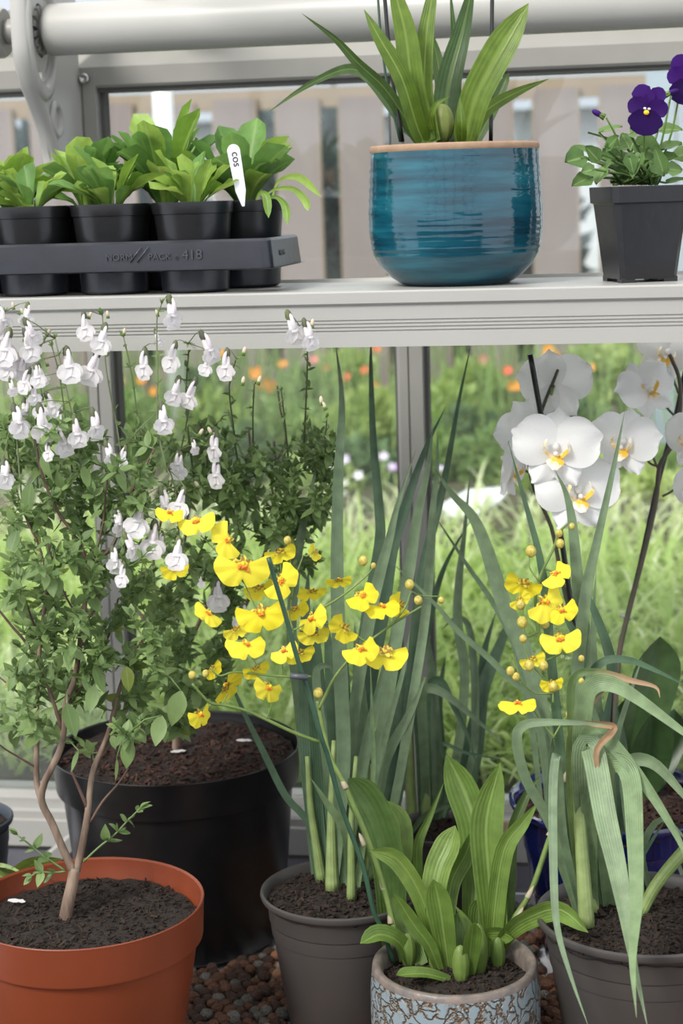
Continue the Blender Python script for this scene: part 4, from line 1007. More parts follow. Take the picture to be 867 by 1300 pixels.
# right pot
t, p, r_ = GRR; zc = .683
for pts, w in (([(745, 1177), (741, 1118), (736, 1040), (735, 980), (735, 930)], (21, 10)), ([(754, 1160), (750, 1110), (746, 1060), (742, 990)], (15, 7)), ([(773, 1146), (769, 1100), (766, 1050), (762, 1000)], (8, 5)), ([(812, 1142), (806, 1090), (800, 1035), (798, 980)], (9, 5)), ([(813, 1161), (832, 1125), (860, 1090), (890, 1060)], (15, 18))):
    stemtube(t, pts, w, M_lk, z0=zc)
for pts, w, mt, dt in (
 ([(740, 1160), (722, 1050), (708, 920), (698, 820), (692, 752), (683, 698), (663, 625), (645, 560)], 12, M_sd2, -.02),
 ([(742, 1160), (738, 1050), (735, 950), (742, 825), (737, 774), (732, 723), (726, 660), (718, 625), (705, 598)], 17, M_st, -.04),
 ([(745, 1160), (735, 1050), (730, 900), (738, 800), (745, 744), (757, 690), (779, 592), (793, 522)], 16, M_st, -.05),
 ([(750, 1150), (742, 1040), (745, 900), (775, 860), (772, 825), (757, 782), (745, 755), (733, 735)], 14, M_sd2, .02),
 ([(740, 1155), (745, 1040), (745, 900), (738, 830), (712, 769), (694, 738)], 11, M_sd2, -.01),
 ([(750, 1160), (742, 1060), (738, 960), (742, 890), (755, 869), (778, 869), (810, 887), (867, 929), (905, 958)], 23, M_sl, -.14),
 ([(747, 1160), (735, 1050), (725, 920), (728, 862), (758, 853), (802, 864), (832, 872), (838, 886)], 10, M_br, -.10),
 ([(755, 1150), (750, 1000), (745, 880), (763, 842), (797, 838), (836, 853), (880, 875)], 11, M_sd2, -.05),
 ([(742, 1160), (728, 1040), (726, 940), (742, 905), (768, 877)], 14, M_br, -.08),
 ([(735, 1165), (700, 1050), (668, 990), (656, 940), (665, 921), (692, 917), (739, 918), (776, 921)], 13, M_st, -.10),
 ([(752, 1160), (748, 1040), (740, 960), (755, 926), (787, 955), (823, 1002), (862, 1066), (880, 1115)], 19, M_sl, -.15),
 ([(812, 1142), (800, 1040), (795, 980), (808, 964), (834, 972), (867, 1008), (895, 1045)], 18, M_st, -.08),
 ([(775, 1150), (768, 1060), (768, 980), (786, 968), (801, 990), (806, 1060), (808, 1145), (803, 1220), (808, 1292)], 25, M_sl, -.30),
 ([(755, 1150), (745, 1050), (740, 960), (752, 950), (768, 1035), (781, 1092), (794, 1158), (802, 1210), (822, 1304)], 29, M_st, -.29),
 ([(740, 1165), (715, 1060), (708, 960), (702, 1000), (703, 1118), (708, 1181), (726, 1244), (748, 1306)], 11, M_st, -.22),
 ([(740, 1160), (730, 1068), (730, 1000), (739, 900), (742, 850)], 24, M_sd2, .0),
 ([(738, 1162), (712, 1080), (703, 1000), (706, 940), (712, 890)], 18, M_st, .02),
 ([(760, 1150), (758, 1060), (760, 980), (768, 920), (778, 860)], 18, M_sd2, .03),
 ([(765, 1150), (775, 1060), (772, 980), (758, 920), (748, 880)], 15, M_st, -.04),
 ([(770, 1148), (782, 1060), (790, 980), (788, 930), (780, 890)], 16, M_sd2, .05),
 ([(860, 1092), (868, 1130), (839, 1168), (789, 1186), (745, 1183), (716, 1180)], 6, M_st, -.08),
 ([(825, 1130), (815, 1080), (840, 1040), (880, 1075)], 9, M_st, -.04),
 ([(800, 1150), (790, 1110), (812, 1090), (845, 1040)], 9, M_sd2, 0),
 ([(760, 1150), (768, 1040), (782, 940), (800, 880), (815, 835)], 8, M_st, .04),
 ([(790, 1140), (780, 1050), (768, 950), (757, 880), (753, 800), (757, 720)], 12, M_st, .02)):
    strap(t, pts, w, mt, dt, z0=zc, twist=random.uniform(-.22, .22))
strap(t, [(739, 918), (776, 921), (777, 930), (758, 952), (760, 984), (766, 1012)], 9, M_bt, .0, d0=depth(PZ(735, 1165, zc))-.085, kind='strap', label='papery brown withered leaf tip', fold=.4)
# slate pot plant leaf
strap(SLA[0], [(-50, 1050), (-30, 1085), (10, 1112), (45, 1098), (78, 1090)], 34, M_orl, -.25, z0=.675, kind='oval', twist=.9)
strap(SLA[0], [(-50, 1050), (-20, 1100), (30, 1125), (62, 1112)], 30, M_orl, -.26, z0=.675, kind='oval', twist=.7)
strap(SLA[0], [(-50, 1045), (-30, 1090), (10, 1100), (34, 1112)], 6, M_lk, -.24, z0=.675)
# ---------------------------------------------------------------- clay pebbles
def pebmat(cols=None):
    m, n = newmat('fired_clay'); L = n.links.new
    o = N(n, 'ShaderNodeOutputMaterial'); b = N(n, 'ShaderNodeBsdfPrincipled'); L(b.outputs[0], o.inputs[0]); b.inputs['Roughness'].default_value = .85
    oi = N(n, 'ShaderNodeObjectInfo'); g = N(n, 'ShaderNodeNewGeometry'); ad = N(n, 'ShaderNodeMath', operation='ADD'); fr = N(n, 'ShaderNodeMath', operation='FRACT')
    L(oi.outputs['Random'], ad.inputs[0]); L(g.outputs['Random Per Island'], ad.inputs[1]); L(ad.outputs[0], fr.inputs[0])
    r = N(n, 'ShaderNodeValToRGB'); r.color_ramp.interpolation = 'CONSTANT'; L(fr.outputs[0], r.inputs[0]); e = r.color_ramp.elements
    e[0].position = 0; e[0].color = (.30, .14, .075, 1); e[1].position = .3; e[1].color = (.22, .10, .055, 1)
    for ps, c in ((.5, (.36, .18, .10, 1)), (.68, (.16, .085, .055, 1)), (.8, (.20, .18, .15, 1)), (.9, (.30, .27, .22, 1)), (.95, (.40, .38, .34, 1))):
        x = e.new(ps); x.color = c
    if cols:
        for q, el in enumerate(e): el.color = (*cols[q % len(cols)], 1)
    t = N(n, 'ShaderNodeTexCoord'); nz = N(n, 'ShaderNodeTexNoise'); nz.inputs['Scale'].default_value = 2.5; nz.inputs['Detail'].default_value = 6; L(t.outputs['Object'], nz.inputs[0])
    h = N(n, 'ShaderNodeHueSaturation'); mr = N(n, 'ShaderNodeMapRange'); mr.inputs[1].default_value = .3; mr.inputs[2].default_value = .7; mr.inputs[3].default_value = .6; mr.inputs[4].default_value = 1.3
    L(nz.outputs[0], mr.inputs[0]); L(mr.outputs[0], h.inputs['Value']); L(r.outputs[0], h.inputs['Color']); L(h.outputs[0], b.inputs['Base Color'])
    bp = N(n, 'ShaderNodeBump'); bp.inputs['Strength'].default_value = .5; bp.inputs['Distance'].default_value = .1; L(nz.outputs[0], bp.inputs['Height']); L(bp.outputs[0], b.inputs['Normal'])
    return m
M_peb = pebmat()
pebs = []
PK = [pebmat(((.15, .068, .038), (.18, .085, .05), (.13, .058, .033))), pebmat(((.07, .038, .027), (.09, .046, .032))), pebmat(((.13, .12, .10), (.17, .155, .135), (.21, .195, .175)))]
for i in range(24):
    bm = bmesh.new(); bmesh.ops.create_icosphere(bm, subdivisions=2, radius=1)
    for v in bm.verts:
        v.co *= 1+.14*noise.noise(v.co*1.3+Vector((i*5, 0, 0))); v.co.z *= random.uniform(.86, .9)
    me = bpy.data.meshes.new('clay_pebble'); bm.to_mesh(me); bm.free(); me.materials.append(PK[i//8])
    me.polygons.foreach_set('use_smooth', [True]*len(me.polygons)); pebs.append(me)
feet = [(q[1].x, q[1].y, q[2]*k) for q, k in ((TER, .74), (BLK, .84), (GRL, .70), (GRM, .7), (GRR, .70), (COB, .72), (SLA, .7))]+[(sp_.x, sp_.y, RS*.93)]
xa, xb_ = -1.0, .55
stuff = MB(); bm = bmesh.new(); bmesh.ops.create_icosphere(bm, subdivisions=1, radius=1); ico = MB(); ico.v = [tuple(v.co) for v in bm.verts]; ico.f = [tuple(v.index for v in f.verts) for f in bm.faces]; ico.mi = [0]*len(ico.f); ico.uv = [((0, 0),)*3]*len(ico.f); bm.free()
cand = []
step = .0168
ny = int((ty-.012-1.44)/step/.87); nx = int((xb_-xa)/step)
for layer, zl in ((0, BZ-.006), (1, BZ+.004)):
    for j in range(ny):
        for i in range(nx):
            x = xa+i*step+(step/2 if j % 2 else 0)+random.uniform(-.0025, .0025)+layer*.004; y = 1.44+j*step*.87+random.uniform(-.0025, .0025)
            r_ = random.uniform(.0068, .0096) if layer else .009
            if any(math.hypot(x-a, y-b) < c+r_*.9 for a, b, c in feet): continue
            if layer and random.random() < .12: continue
            cand.append((x, y, zl+random.uniform(-.0015, .002), r_, layer))
vis = []
def seen(x, y, z):
    px, py = proj((x, y, z))
    return (232 < px < 350 and 1195 < py < 1306) or (345 <= px < 395 and 1240 < py < 1306) or (640 < px < 735 and 1130 < py < 1306)
for c in cand:
    if seen(*c[:3]): vis.append(c)
    else: stuff.add(ico, Matrix.Translation(c[:3]) @ Matrix.Scale(c[3], 4))
vis.sort(key=lambda c: (-c[4], c[1]))
lab = {0: 'round fired clay pebble among the pebbles between terracotta and grey pots', 1: 'round fired clay pebble among the pebbles right of the crackled pot'}
def pl(x, y, k):
    col = ('orange brown', 'dark brown', 'pale grey')[k]
    if x < 500:
        side = 'close to the terracotta pot' if x < 280 else ('by the foot of the grey pot' if x > 335 else 'midway between two pots left')
        rowp = 'under the black pot' if y < 1245 else ('middle rows' if y < 1275 else 'at the bottom edge')
    else:
        side = 'beside the crackled pot' if x < 690 else 'against the right grey pot'
        rowp = 'near the tray rim' if y < 1170 else ('middle rows' if y < 1240 else 'at the bottom edge')
    return '%s pebble %s, %s' % (col, side, rowp)
for i, c in enumerate(vis):
    if i >= 300:
        stuff.add(ico, Matrix.Translation(c[:3]) @ Matrix.Scale(c[3], 4)); continue
    px = proj(c[:3])[0]
    px_, py_ = proj(c[:3]); kd = random.choices((0, 1, 2), (6, 3, 2))[0]
    o = link('clay_pebble', pebs[kd*8+i % 8], None, Matrix.Translation(c[:3]) @ Euler((random.uniform(-.4, .4), random.uniform(-.4, .4), random.uniform(0, 6))).to_matrix().to_4x4() @ Matrix.Diagonal((c[3]*random.uniform(.9, 1.15), c[3], c[3]*random.uniform(.85, 1), 1)))
    tag(o, pl(px_, py_, kd), 'pebble', 'clay pebbles %s' % ('between the terracotta and grey pots' if px < 500 else 'right of the crackled pot'))
print('pebbles', len(vis), len(cand))
o = stuff.obj('clay_pebbles', M_peb); tag(o, 'brown and grey clay pebbles filling the rest of the tray', 'pebbles', kind='stuff')
# ================================================================ salvias
M_sal = leafmat('salvia_leaf', (.125, .205, .07), (.225, .325, .12), .5, .32, mid=(.2, .29, .11))
M_saly = leafmat('salvia_leaf_yellowed', (.22, .29, .06), (.30, .34, .08), .5, .35, mid=(.3, .36, .14))
M_wood = mat('woody_stem', (.10, .065, .045), .8, (.26, .19, .14), 70, bump=1, bscale=200, stretch=(1, 1, .15))
M_twig = mat('purple_brown_twig', (.085, .045, .035), .6, (.13, .08, .055), 60)
M_gst = mat('green_shoot', (.13, .20, .07), .5)
M_spk = mat('flower_spike', (.15, .18, .09), .6)
M_wp = leafmat('salvia_petal', (.86, .83, .84), (.93, .91, .91), .6, .35, var=.05, tcol=(.85, .82, .82), spec=.2)
M_hd = leafmat('salvia_hood', (.82, .76, .79), (.88, .85, .86), .6, .3, tcol=(.8, .75, .8), spec=.2)
M_cx = leafmat('calyx', (.09, .10, .07), (.14, .17, .07), .6, .1)
def salvia_leaf_mesh(L, w, seed, big=False):
    rnd = random.Random(seed); m = MB(); rows = []; ns = 6; bend = rnd.uniform(-.25, .35); ac = 3
    for i in range(ns+1):
        t = i/ns; ww = w/2*(.14, .72, 1, .98, .82, .48, .05)[i]
        y = L*t; z = -bend*L*t*t
        rows.append([(-ww, y, z+.22*ww), (0, y, z-.05*ww), (ww, y, z+.22*ww)])
    m.quad_grid(rows); return m
LV = [salvia_leaf_mesh(.0205, .0108, i) for i in range(6)]
LM = [l.mesh('salvia_leaf', M_sal) for l in LV]
LMY = [l.mesh('salvia_leaf_yellow', M_saly) for l in LV[:2]]
# flower: neck and hood above, wide three lobed skirt below, unit = total height
def salvia_flower_meshes():
    m = MB(); rows = []
    for i, (z, r, y) in enumerate(((.42, .05, .10), (.30, .10, .06), (.16, .13, .0), (.06, .15, -.05), (.0, .13, -.08))):
        rows.append([(r*math.cos(2*PI*k/8), y+r*.8*math.sin(2*PI*k/8), z) for k in range(8)])
    m.quad_grid(rows, cyc=True)
    for a0, L, w in ((-48, .40, .30), (0, .50, .42), (48, .40, .30)):
        petal_at(m, PI+R(a0), L, w*1.25, 0, -.10, o=(0, .04), ruff=.03, cup=.22, notch=.12 if a0 == 0 else 0, nseg=4)
    sk = m.mesh('salvia_skirt', M_wp)
    m = MB(); rows = []
    for i, (z, r, y) in enumerate(((.06, .07, -.10), (.18, .075, -.12), (.32, .06, -.10), (.44, .05, -.03), (.50, .02, .02))):
        rows.append([(r*math.cos(2*PI*k/7)+.03*i*.3, y+r*math.sin(2*PI*k/7), z) for k in range(7)])
    m.quad_grid(rows, cyc=True); hd = m.mesh('salvia_hood', M_hd)
    m = MB(); rows = []
    for z, r, y in ((.30, .085, .08), (.42, .11, .11), (.56, .08, .13), (.62, .02, .13)):
        rows.append([(r*math.cos(2*PI*k/6), y+r*math.sin(2*PI*k/6), z) for k in range(6)])
    m.quad_grid(rows, cyc=True); cx = m.mesh('salvia_calyx', M_cx)
    return sk, hd, cx
SK, HD, CX = salvia_flower_meshes()
class Plant:
    def __init__(s, t, d, zc): s.t = t; s.d = d; s.zc = zc; s.nodes = []; s.leaves = []
    def branch(s, pts, w, mt, name='branch', dt=0., d0=None, n=7, keep=True, taper=.55):
        """pts pixels; returns points in space"""
        if d0 is None: d0 = s.near(pts[0])
        c = stemtube(s.t, pts, w, mt, d0=d0, dt=dt, name=name, n=n, taper=taper)
        if keep:
            for p in c: s.nodes.append((p, proj(p)))
        return c
    def near(s, px):
        if not s.nodes: return s.d
        q = min(s.nodes, key=lambda n_: (n_[1][0]-px[0])**2+(n_[1][1]-px[1])**2); return depth(q[0])
    def leaf(s, p, dirv, L, tilt=None):
        y = Vector(dirv).normalized(); z = Vector((random.gauss(0, .35), random.gauss(-.25, .35), 1)); x = y.cross(z)
        if x.length < .1: x = Vector((1, 0, 0))
        x.normalize(); z = x.cross(y).normalized()
        B = Matrix((x, y, z)).transposed().to_4x4()
        s.leaves.append((L, Matrix.Translation(p) @ B @ Matrix.Scale(L, 4)))
    def leafy(s, c, r0=.25, step=.0095, size=1.0, dens=1.0):
        """opposite leaf pairs with small axillary leaves along the curve c"""
        acc = 0; tot = sum((c[i+1]-c[i]).length for i in range(len(c)-1)); run = 0; ph = random.uniform(0, 6)
        for i in range(len(c)-1):
            seg = c[i+1]-c[i]; l = seg.length; run += l; acc += l
            if run/tot < r0 or acc < step: continue
            acc = 0; ph += PI/2+random.uniform(-.2, .2); tg = seg.normalized()
            a = tg.orthogonal().normalized(); b = tg.cross(a); f = run/tot
            for k in range(2):
                if random.random() > dens: continue
                an = ph+PI*k; rad = a*math.cos(an)+b*math.sin(an)
                d = (rad*1.0+tg*random.uniform(.15, .7)+Vector((0, 0, random.uniform(-.25, .15)))).normalized()
                s.leaf(c[i], d, size*random.uniform(.75, 1.25)*(1.1-.45*f))
                if random.random() < .75:
                    s.leaf(c[i], (rad*.6+tg+Vector((random.gauss(0, .4), random.gauss(0, .4), .1))).normalized(), size*random.uniform(.35, .6))
        tip = c[-1]; tg = (c[-1]-c[-2]).normalized()
        for _ in range(4):
            s.leaf(tip, (tg+Vector((random.gauss(0, .5), random.gauss(0, .5), random.gauss(0, .4)))).normalized(), size*random.uniform(.4, .75))
    def twig(s, px, py, dd, size=1.0, up=True):
        """grow a leafy twig from the nearest wood to the pixel target"""
        tgt = P(px, py, dd)
        best = None; bs = 1e9
        for q, pp in s.nodes:
            dx, dy = pp[0]-px, pp[1]-py
            if up and dy < 8: dy_pen = 60+abs(dy)*2
            else: dy_pen = 0
            sc = math.hypot(dx, dy)+dy_pen+abs(depth(q)-dd)*500
            if sc < bs: bs = sc; best = q
        a = best; v = tgt-a; mid = a+v*.5+Vector((random.gauss(0, .004), random.gauss(0, .004), -.10*v.length if up else .0))
        c = catmull([a, mid, tgt], max(3, int(v.length/.006)))
        m = MB(); k = len(c)-1; m.tube(c, [.0011-.0005*i/k for i in range(k+1)], 5)
        s.twm.add(m)
        cut = len(c)*3//4
        for p in c[len(c)//2:cut:2]: s.nodes.append((p, proj(p)))
        L = v.length
        s.leafy(c, r0=min(.75, max(.12, 1-.085/max(L, .01))), size=size)
    twm = None
    def flower(s, px, py, sz, dd, rz=None, ry=None):
        rz = random.uniform(-.3, .3) if rz is None else rz; ry = random.uniform(-.9, .9) if ry is None else ry
        M = face_M(px, py, dd, rz, ry, random.uniform(-.2, .25), sz*1.5*dd/F)
        f = link('flower', SK, s.t, M); link('hood', HD, f); link('calyx', CX, f)
        top = M @ Vector((0, .13, .60)); q = min(s.spk, key=lambda n_: (n_-top).length) if s.spk else top
        if (q-top).length < .12:
            m = MB(); m.tube([q, q.lerp(top, .6)+Vector((0, 0, .002)), top], .0006, 4); s.pdm.add(m)
    def finish(s, extra_y=.06):
        s.leaves.sort(key=lambda l: -l[0]/(depth(l[1].translation)**1.2))
        # the 300 that show largest are leaves of their own, the rest one foliage part
        st = MB()
        for i, (L, M) in enumerate(s.leaves):
            if i < 300:
                yl = random.random() < extra_y
                link('leaf', (LMY[i % 2] if yl else LM[i % 6]), s.t, M, label='yellowing leaf' if yl else None)
            else: st.add(LV[i % 6], M)
        st.obj('foliage', M_sal, s.t, kind='stuff'); s.twm.obj('twigs', M_gst, s.t, kind='stuff')
        if s.pdm.v: s.pdm.obj('flower_stalks', M_spk, s.t, kind='stuff')
        print('leaves', len(s.leaves))
# ---- the bush in the terracotta pot
d1 = depth(PZ(84, 1166, .69))
A = Plant(TER[0], d1, .69); A.twm = MB(); A.pdm = MB(); A.spk = []
A.branch([(82, 1172), (86, 1148), (91, 1125), (95, 1102)], (17, 14), M_wood, 'trunk', d0=d1, n=12)
A.branch([(94, 1108), (80, 1078), (66, 1045), (53, 1018), (56, 995), (66, 974), (79, 942), (84, 892), (96, 856), (105, 790), (110, 745), (113, 718)], (11, 6), M_wood, 'branch', dt=-.03, n=10)
A.branch([(58, 1030), (48, 1000), (46, 972), (47, 932), (47, 886), (51, 815), (60, 745), (62, 690)], (9, 4), M_wood, 'branch', dt=.03)
A.branch([(97, 1106), (104, 1075), (111, 1035), (114, 1005), (119, 975), (137, 932), (152, 874), (168, 835), (190, 800)], (10, 4), M_wood, 'branch', dt=.03, n=10)
A.branch([(113, 718), (96, 681), (76, 654), (62, 625), (50, 590), (44, 550)], (5, 3), M_twig, dt=-.02)
A.branch([(113, 718), (128, 708), (145, 689), (158, 650), (166, 625), (180, 600), (196, 570)], (5, 3.5), M_twig, dt=.01)
A.branch([(118, 714), (125, 690), (131, 664), (134, 630), (137, 600), (140, 570)], (3.5, 2), M_twig, dt=-.03)
A.branch([(80, 930), (64, 880), (46, 836), (30, 812), (15, 795), (-5, 770)], (5, 3), M_twig, dt=-.04)
A.branch([(45, 974), (25, 962), (8, 952), (-8, 940)], (3, 2), M_twig, dt=-.03)
A.branch([(46, 905), (30, 885), (14, 872), (-6, 855)], (3.5, 2), M_twig, dt=.03)
A.branch([(112, 1028), (100, 1000), (90, 978)], (5, 3), M_twig, dt=-.01)
A.branch([(114, 1045), (130, 1018), (150, 995), (163, 975)], (4, 2), M_twig, dt=.0)
A.branch([(104, 792), (120, 775), (126, 750), (120, 722)], (4, 3), M_twig, dt=.03)
A.branch([(84, 900), (104, 870), (128, 835), (140, 800), (150, 760)], (4, 2.5), M_twig, dt=.05)
A.branch([(60, 745), (52, 700), (30, 650), (15, 600), (8, 560)], (3.5, 2), M_twig, dt=.02)
A.branch([(51, 815), (35, 770), (20, 720), (10, 670)], (3, 2), M_twig, dt=-.05)
A.branch([(105, 790), (85, 760), (70, 720), (60, 690)], (3, 2), M_twig, dt=-.05)
for pts, cnt in (([(106, 1094), (125, 1076), (145, 1060), (162, 1042), (178, 1026)], 1), ([(84, 1106), (60, 1090), (40, 1074), (22, 1060)], 1), ([(84, 1106), (68, 1108), (50, 1107), (40, 1112)], 1)):
    c = A.branch(pts, (3, 2), M_gst, 'low_shoot', dt=-.01, d0=d1, keep=False); A.leafy(c, .45, .012, 1.0)
def fill(PL, boxes, spread, bias=0):
    for (x0, y0, x1, y1, n_, sz) in boxes:
        for _ in range(int(n_*1.45)):
            PL.twig(random.uniform(x0, x1), random.uniform(y0, y1), PL.d+bias+random.gauss(0, spread), sz*random.uniform(.85, 1.15))
fill(A, [(40, 700, 200, 850, 24, 1.05), (0, 720, 90, 860, 16, 1.05), (0, 600, 190, 720, 56, 1.0), (-10, 520, 120, 610, 30, .95), (120, 540, 200, 640, 12, .95), (60, 760, 220, 880, 26, 1.05), (70, 850, 190, 950, 9, 1.1), (0, 860, 60, 930, 5, 1.0), (20, 800, 120, 900, 12, 1.05)], .045)
# low hanging big leaves
for px, py, L in ((85, 912, 1.9), (205, 925, 1.7), (230, 897, 2.0), (165, 955, 1.6), (100, 965, 1.2), (40, 632, 1.8), (68, 712, 1.7), (20, 750, 1.8), (160, 860, 1.4), (120, 885, 1.5), (22, 688, 1.5), (105, 605, 1.3), (55, 590, 1.5), (148, 975, 1.2), (120, 860, 1.6)):
    q_ = P(px, py-10*L, d1-.06); nn_ = min(A.nodes, key=lambda n_: (n_[0]-q_).length)[0]; A.twm.tube([nn_, nn_.lerp(q_, .5)+Vector((0, 0, .006)), q_], .0009, 5)
    A.leaf(q_, CM @ Vector((random.uniform(-.3, .3), -1, .1)), L)
# flower spikes (trace of each stem), then the flowers
sp1 = [[(28, 640), (18, 520), (8, 440), (6, 396)], [(48, 620), (42, 540), (36, 470), (26, 400)], [(60, 600), (55, 520), (48, 455), (60, 425)], [(92, 600), (84, 540), (76, 480), (66, 440)], [(104, 600), (98, 560), (88, 510), (70, 430)], [(160, 620), (148, 540), (135, 470), (130, 400)],
       [(212, 600), (200, 540), (200, 470), (199, 408), (205, 386)], [(186, 600), (176, 540), (168, 480), (157, 428)], [(140, 640), (138, 600), (136, 560)], [(160, 700), (158, 650)], [(228, 690), (222, 620), (212, 590)]]
for pts in sp1:
    c = A.branch(pts, (2.6, 1.8), M_spk, 'flower_spike', dt=-.02, d0=A.d+random.uniform(-.05, .04), n=6, keep=False)
    A.spk += c[len(c)//3:]
    A.leafy(c, .05, .016, .62, .7)
fl1 = [(3, 408, 26), (33, 403, 22), (40, 425, 26), (8, 446, 34), (38, 442, 30), (19, 458, 28), (43, 462, 26), (48, 480, 22), (33, 487, 24), (53, 478, 20), (43, 503, 20), (88, 468, 34), (117, 470, 34), (109, 418, 26), (129, 434, 28), (184, 466, 28), (217, 401, 30), (201, 431, 15), (22, 539, 32), (31, 524, 24), (55, 542, 34), (66, 517, 24), (76, 535, 18), (98, 552, 28), (120, 543, 28), (80, 564, 28), (207, 535, 28), (138, 579, 22), (157, 583, 20), (62, 575, 18), (15, 494, 16), (5, 605, 28), (52, 520, 22),
       (150, 666, 26), (174, 664, 34), (194, 690, 34), (166, 697, 26), (145, 714, 26), (156, 733, 22), (208, 643, 28), (228, 643, 30), (225, 707, 30), (205, 690, 18), (255, 740, 11), (10, 470, 24), (28, 470, 24), (2, 430, 26)]
for (x, y, s_) in fl1: A.flower(x, y, s_, d1-.06+random.uniform(-.02, .02))
for (x, y) in ((17, 391), (113, 403), (137, 402), (157, 424), (30, 398), (200, 400), (60, 425), (60, 463), (199, 655)):
    bud(A.t, x, y, 13*d1/F, random.uniform(-.5, .5), d1-.05, mat('pale_bud', (.6, .5, .38), .6) if 'pale_bud' not in bpy.data.materials else bpy.data.materials['pale_bud'])
A.finish()
# ---- the shrub in the big black pot
d2 = depth(PZ(224, 952, .75))
B_ = Plant(BLK[0], d2, .75); B_.twm = MB(); B_.pdm = MB(); B_.spk = []
B_.branch([(224, 955), (225, 930), (226, 905), (230, 870), (229, 830), (225, 800), (214, 770)], (12, 6), M_wood, 'trunk', d0=d2, n=10, dt=-.03)
B_.branch([(229, 902), (245, 885), (263, 867), (285, 835), (300, 795), (318, 755), (332, 715), (343, 680), (350, 643), (351, 600), (348, 560)], (7, 3), M_twig, dt=-.04)
B_.branch([(229, 860), (240, 820), (262, 770), (285, 720), (300, 680), (313, 640), (318, 590), (316, 545)], (6, 3), M_twig, dt=.03)
B_.branch([(225, 800), (228, 760), (232, 710), (238, 660), (245, 610), (240, 560)], (5, 3), M_twig, dt=.02)
B_.branch([(230, 850), (205, 820), (186, 790), (165, 763), (150, 735)], (6, 4), M_twig, dt=.05)
B_.branch([(226, 800), (200, 760), (195, 710), (205, 660), (215, 610)], (4, 3), M_twig, dt=.05)
B_.branch([(345, 672), (365, 640), (378, 600), (388, 560)], (3.5, 2), M_twig, dt=-.02)
B_.branch([(340, 690), (372, 665), (395, 640), (402, 615)], (3, 2), M_gst, dt=.02)
B_.branch([(349, 643), (345, 600), (363, 560), (356, 520), (352, 490)], (3.5, 2), M_twig, dt=.02)
B_.branch([(318, 600), (300, 560), (290, 520)], (3, 2), M_gst, dt=.0)
B_.branch([(232, 870), (262, 858), (290, 855)], (4, 3), M_twig, dt=-.05)
fill(B_, bias=-.19, spread=.06, boxes=[(200, 520, 300, 640, 14, .95), (270, 550, 425, 650, 66, .9), (280, 640, 410, 720, 30, .9), (180, 680, 310, 800, 32, 1.0), (190, 790, 300, 870, 26, 1.0), (170, 860, 250, 920, 6, 1.15), (380, 540, 430, 600, 6, .85)])
for px, py, L in ((238, 905, 1.9), (212, 930, 1.4), (250, 880, 1.5), (290, 640, 1.3), (225, 850, 1.6), (207, 800, 1.8), (325, 660, 1.4)):
    q_ = P(px, py-10*L, d2-.08); nn_ = min(B_.nodes, key=lambda n_: (n_[0]-q_).length)[0]; B_.twm.tube([nn_, nn_.lerp(q_, .5)+Vector((0, 0, .006)), q_], .0009, 5)
    B_.leaf(q_, CM @ Vector((random.uniform(-.3, .3), -1, .1)), L)
sp2 = [[(250, 640), (240, 560), (236, 500), (240, 440), (239, 436)], [(302, 590), (296, 540), (291, 490), (300, 455)], [(322, 590), (321, 530), (323, 485)], [(385, 580), (388, 520), (390, 470), (390, 428)], [(368, 600), (362, 540), (357, 495)], [(262, 620), (262, 570), (258, 562)], [(405, 600), (412, 560), (415, 530)], [(216, 620), (232, 560), (243, 500)]]
for pts in sp2:
    e_ = depth(PY(pts[-1][0], pts[-1][1], 1.955)); b_ = B_.d-.13
    c = B_.branch(pts, (2.6, 1.8), M_spk, 'flower_spike', dt=e_-b_, d0=b_, n=6, keep=False)
    B_.spk += c[len(c)//3:]; B_.leafy(c, .05, .017, .6, .75)
fl2 = [(219, 457, 28), (265, 445, 30), (262, 466, 20), (288, 467, 28), (222, 500, 26), (242, 503, 28), (373, 420, 30), (392, 429, 28), (274, 570, 28), (246, 569, 15), (227, 595, 24), (276, 604, 28), (277, 760, 30), (308, 788, 28), (225, 590, 20)]
for (x, y, s_) in fl2: B_.flower(x, y, s_, depth(PY(x, y, 1.95+max(0, y-520)*.0006)))
for (x, y) in ((309, 449), (308, 487), (328, 486), (253, 552), (268, 550), (252, 618), (408, 512), (413, 518), (396, 414)):
    bud(B_.t, x, y, 13*d2/F, random.uniform(-.6, .6), depth(PY(x, y, 1.95+max(0, y-520)*.0006)), bpy.data.materials['pale_bud'])
B_.finish(.03)
# fallen petals
for (x, y, z_, rz, lb) in ((217, 955, .756, .6, 'fallen white petal on compost beside the thin trunk in the big black pot'), (300, 940, .756, .2, 'fallen white petal on the right of the compost in the black pot'), (10, 1143, .70, 0, 'fallen white petal on the left of the terracotta pot compost')):
    p = PZ(x, y, z_); m = MB(); petal_at(m, R(90), .022, .008, ruff=.0008, cup=.1)
    o = link('fallen_petal', m.mesh('fallen_petal', M_wp), None, Matrix.Translation(p) @ Matrix.Rotation(rz, 4, 'Z') @ Matrix.Rotation(R(-80), 4, 'X')); tag(o, lb, 'petal', 'fallen petals')
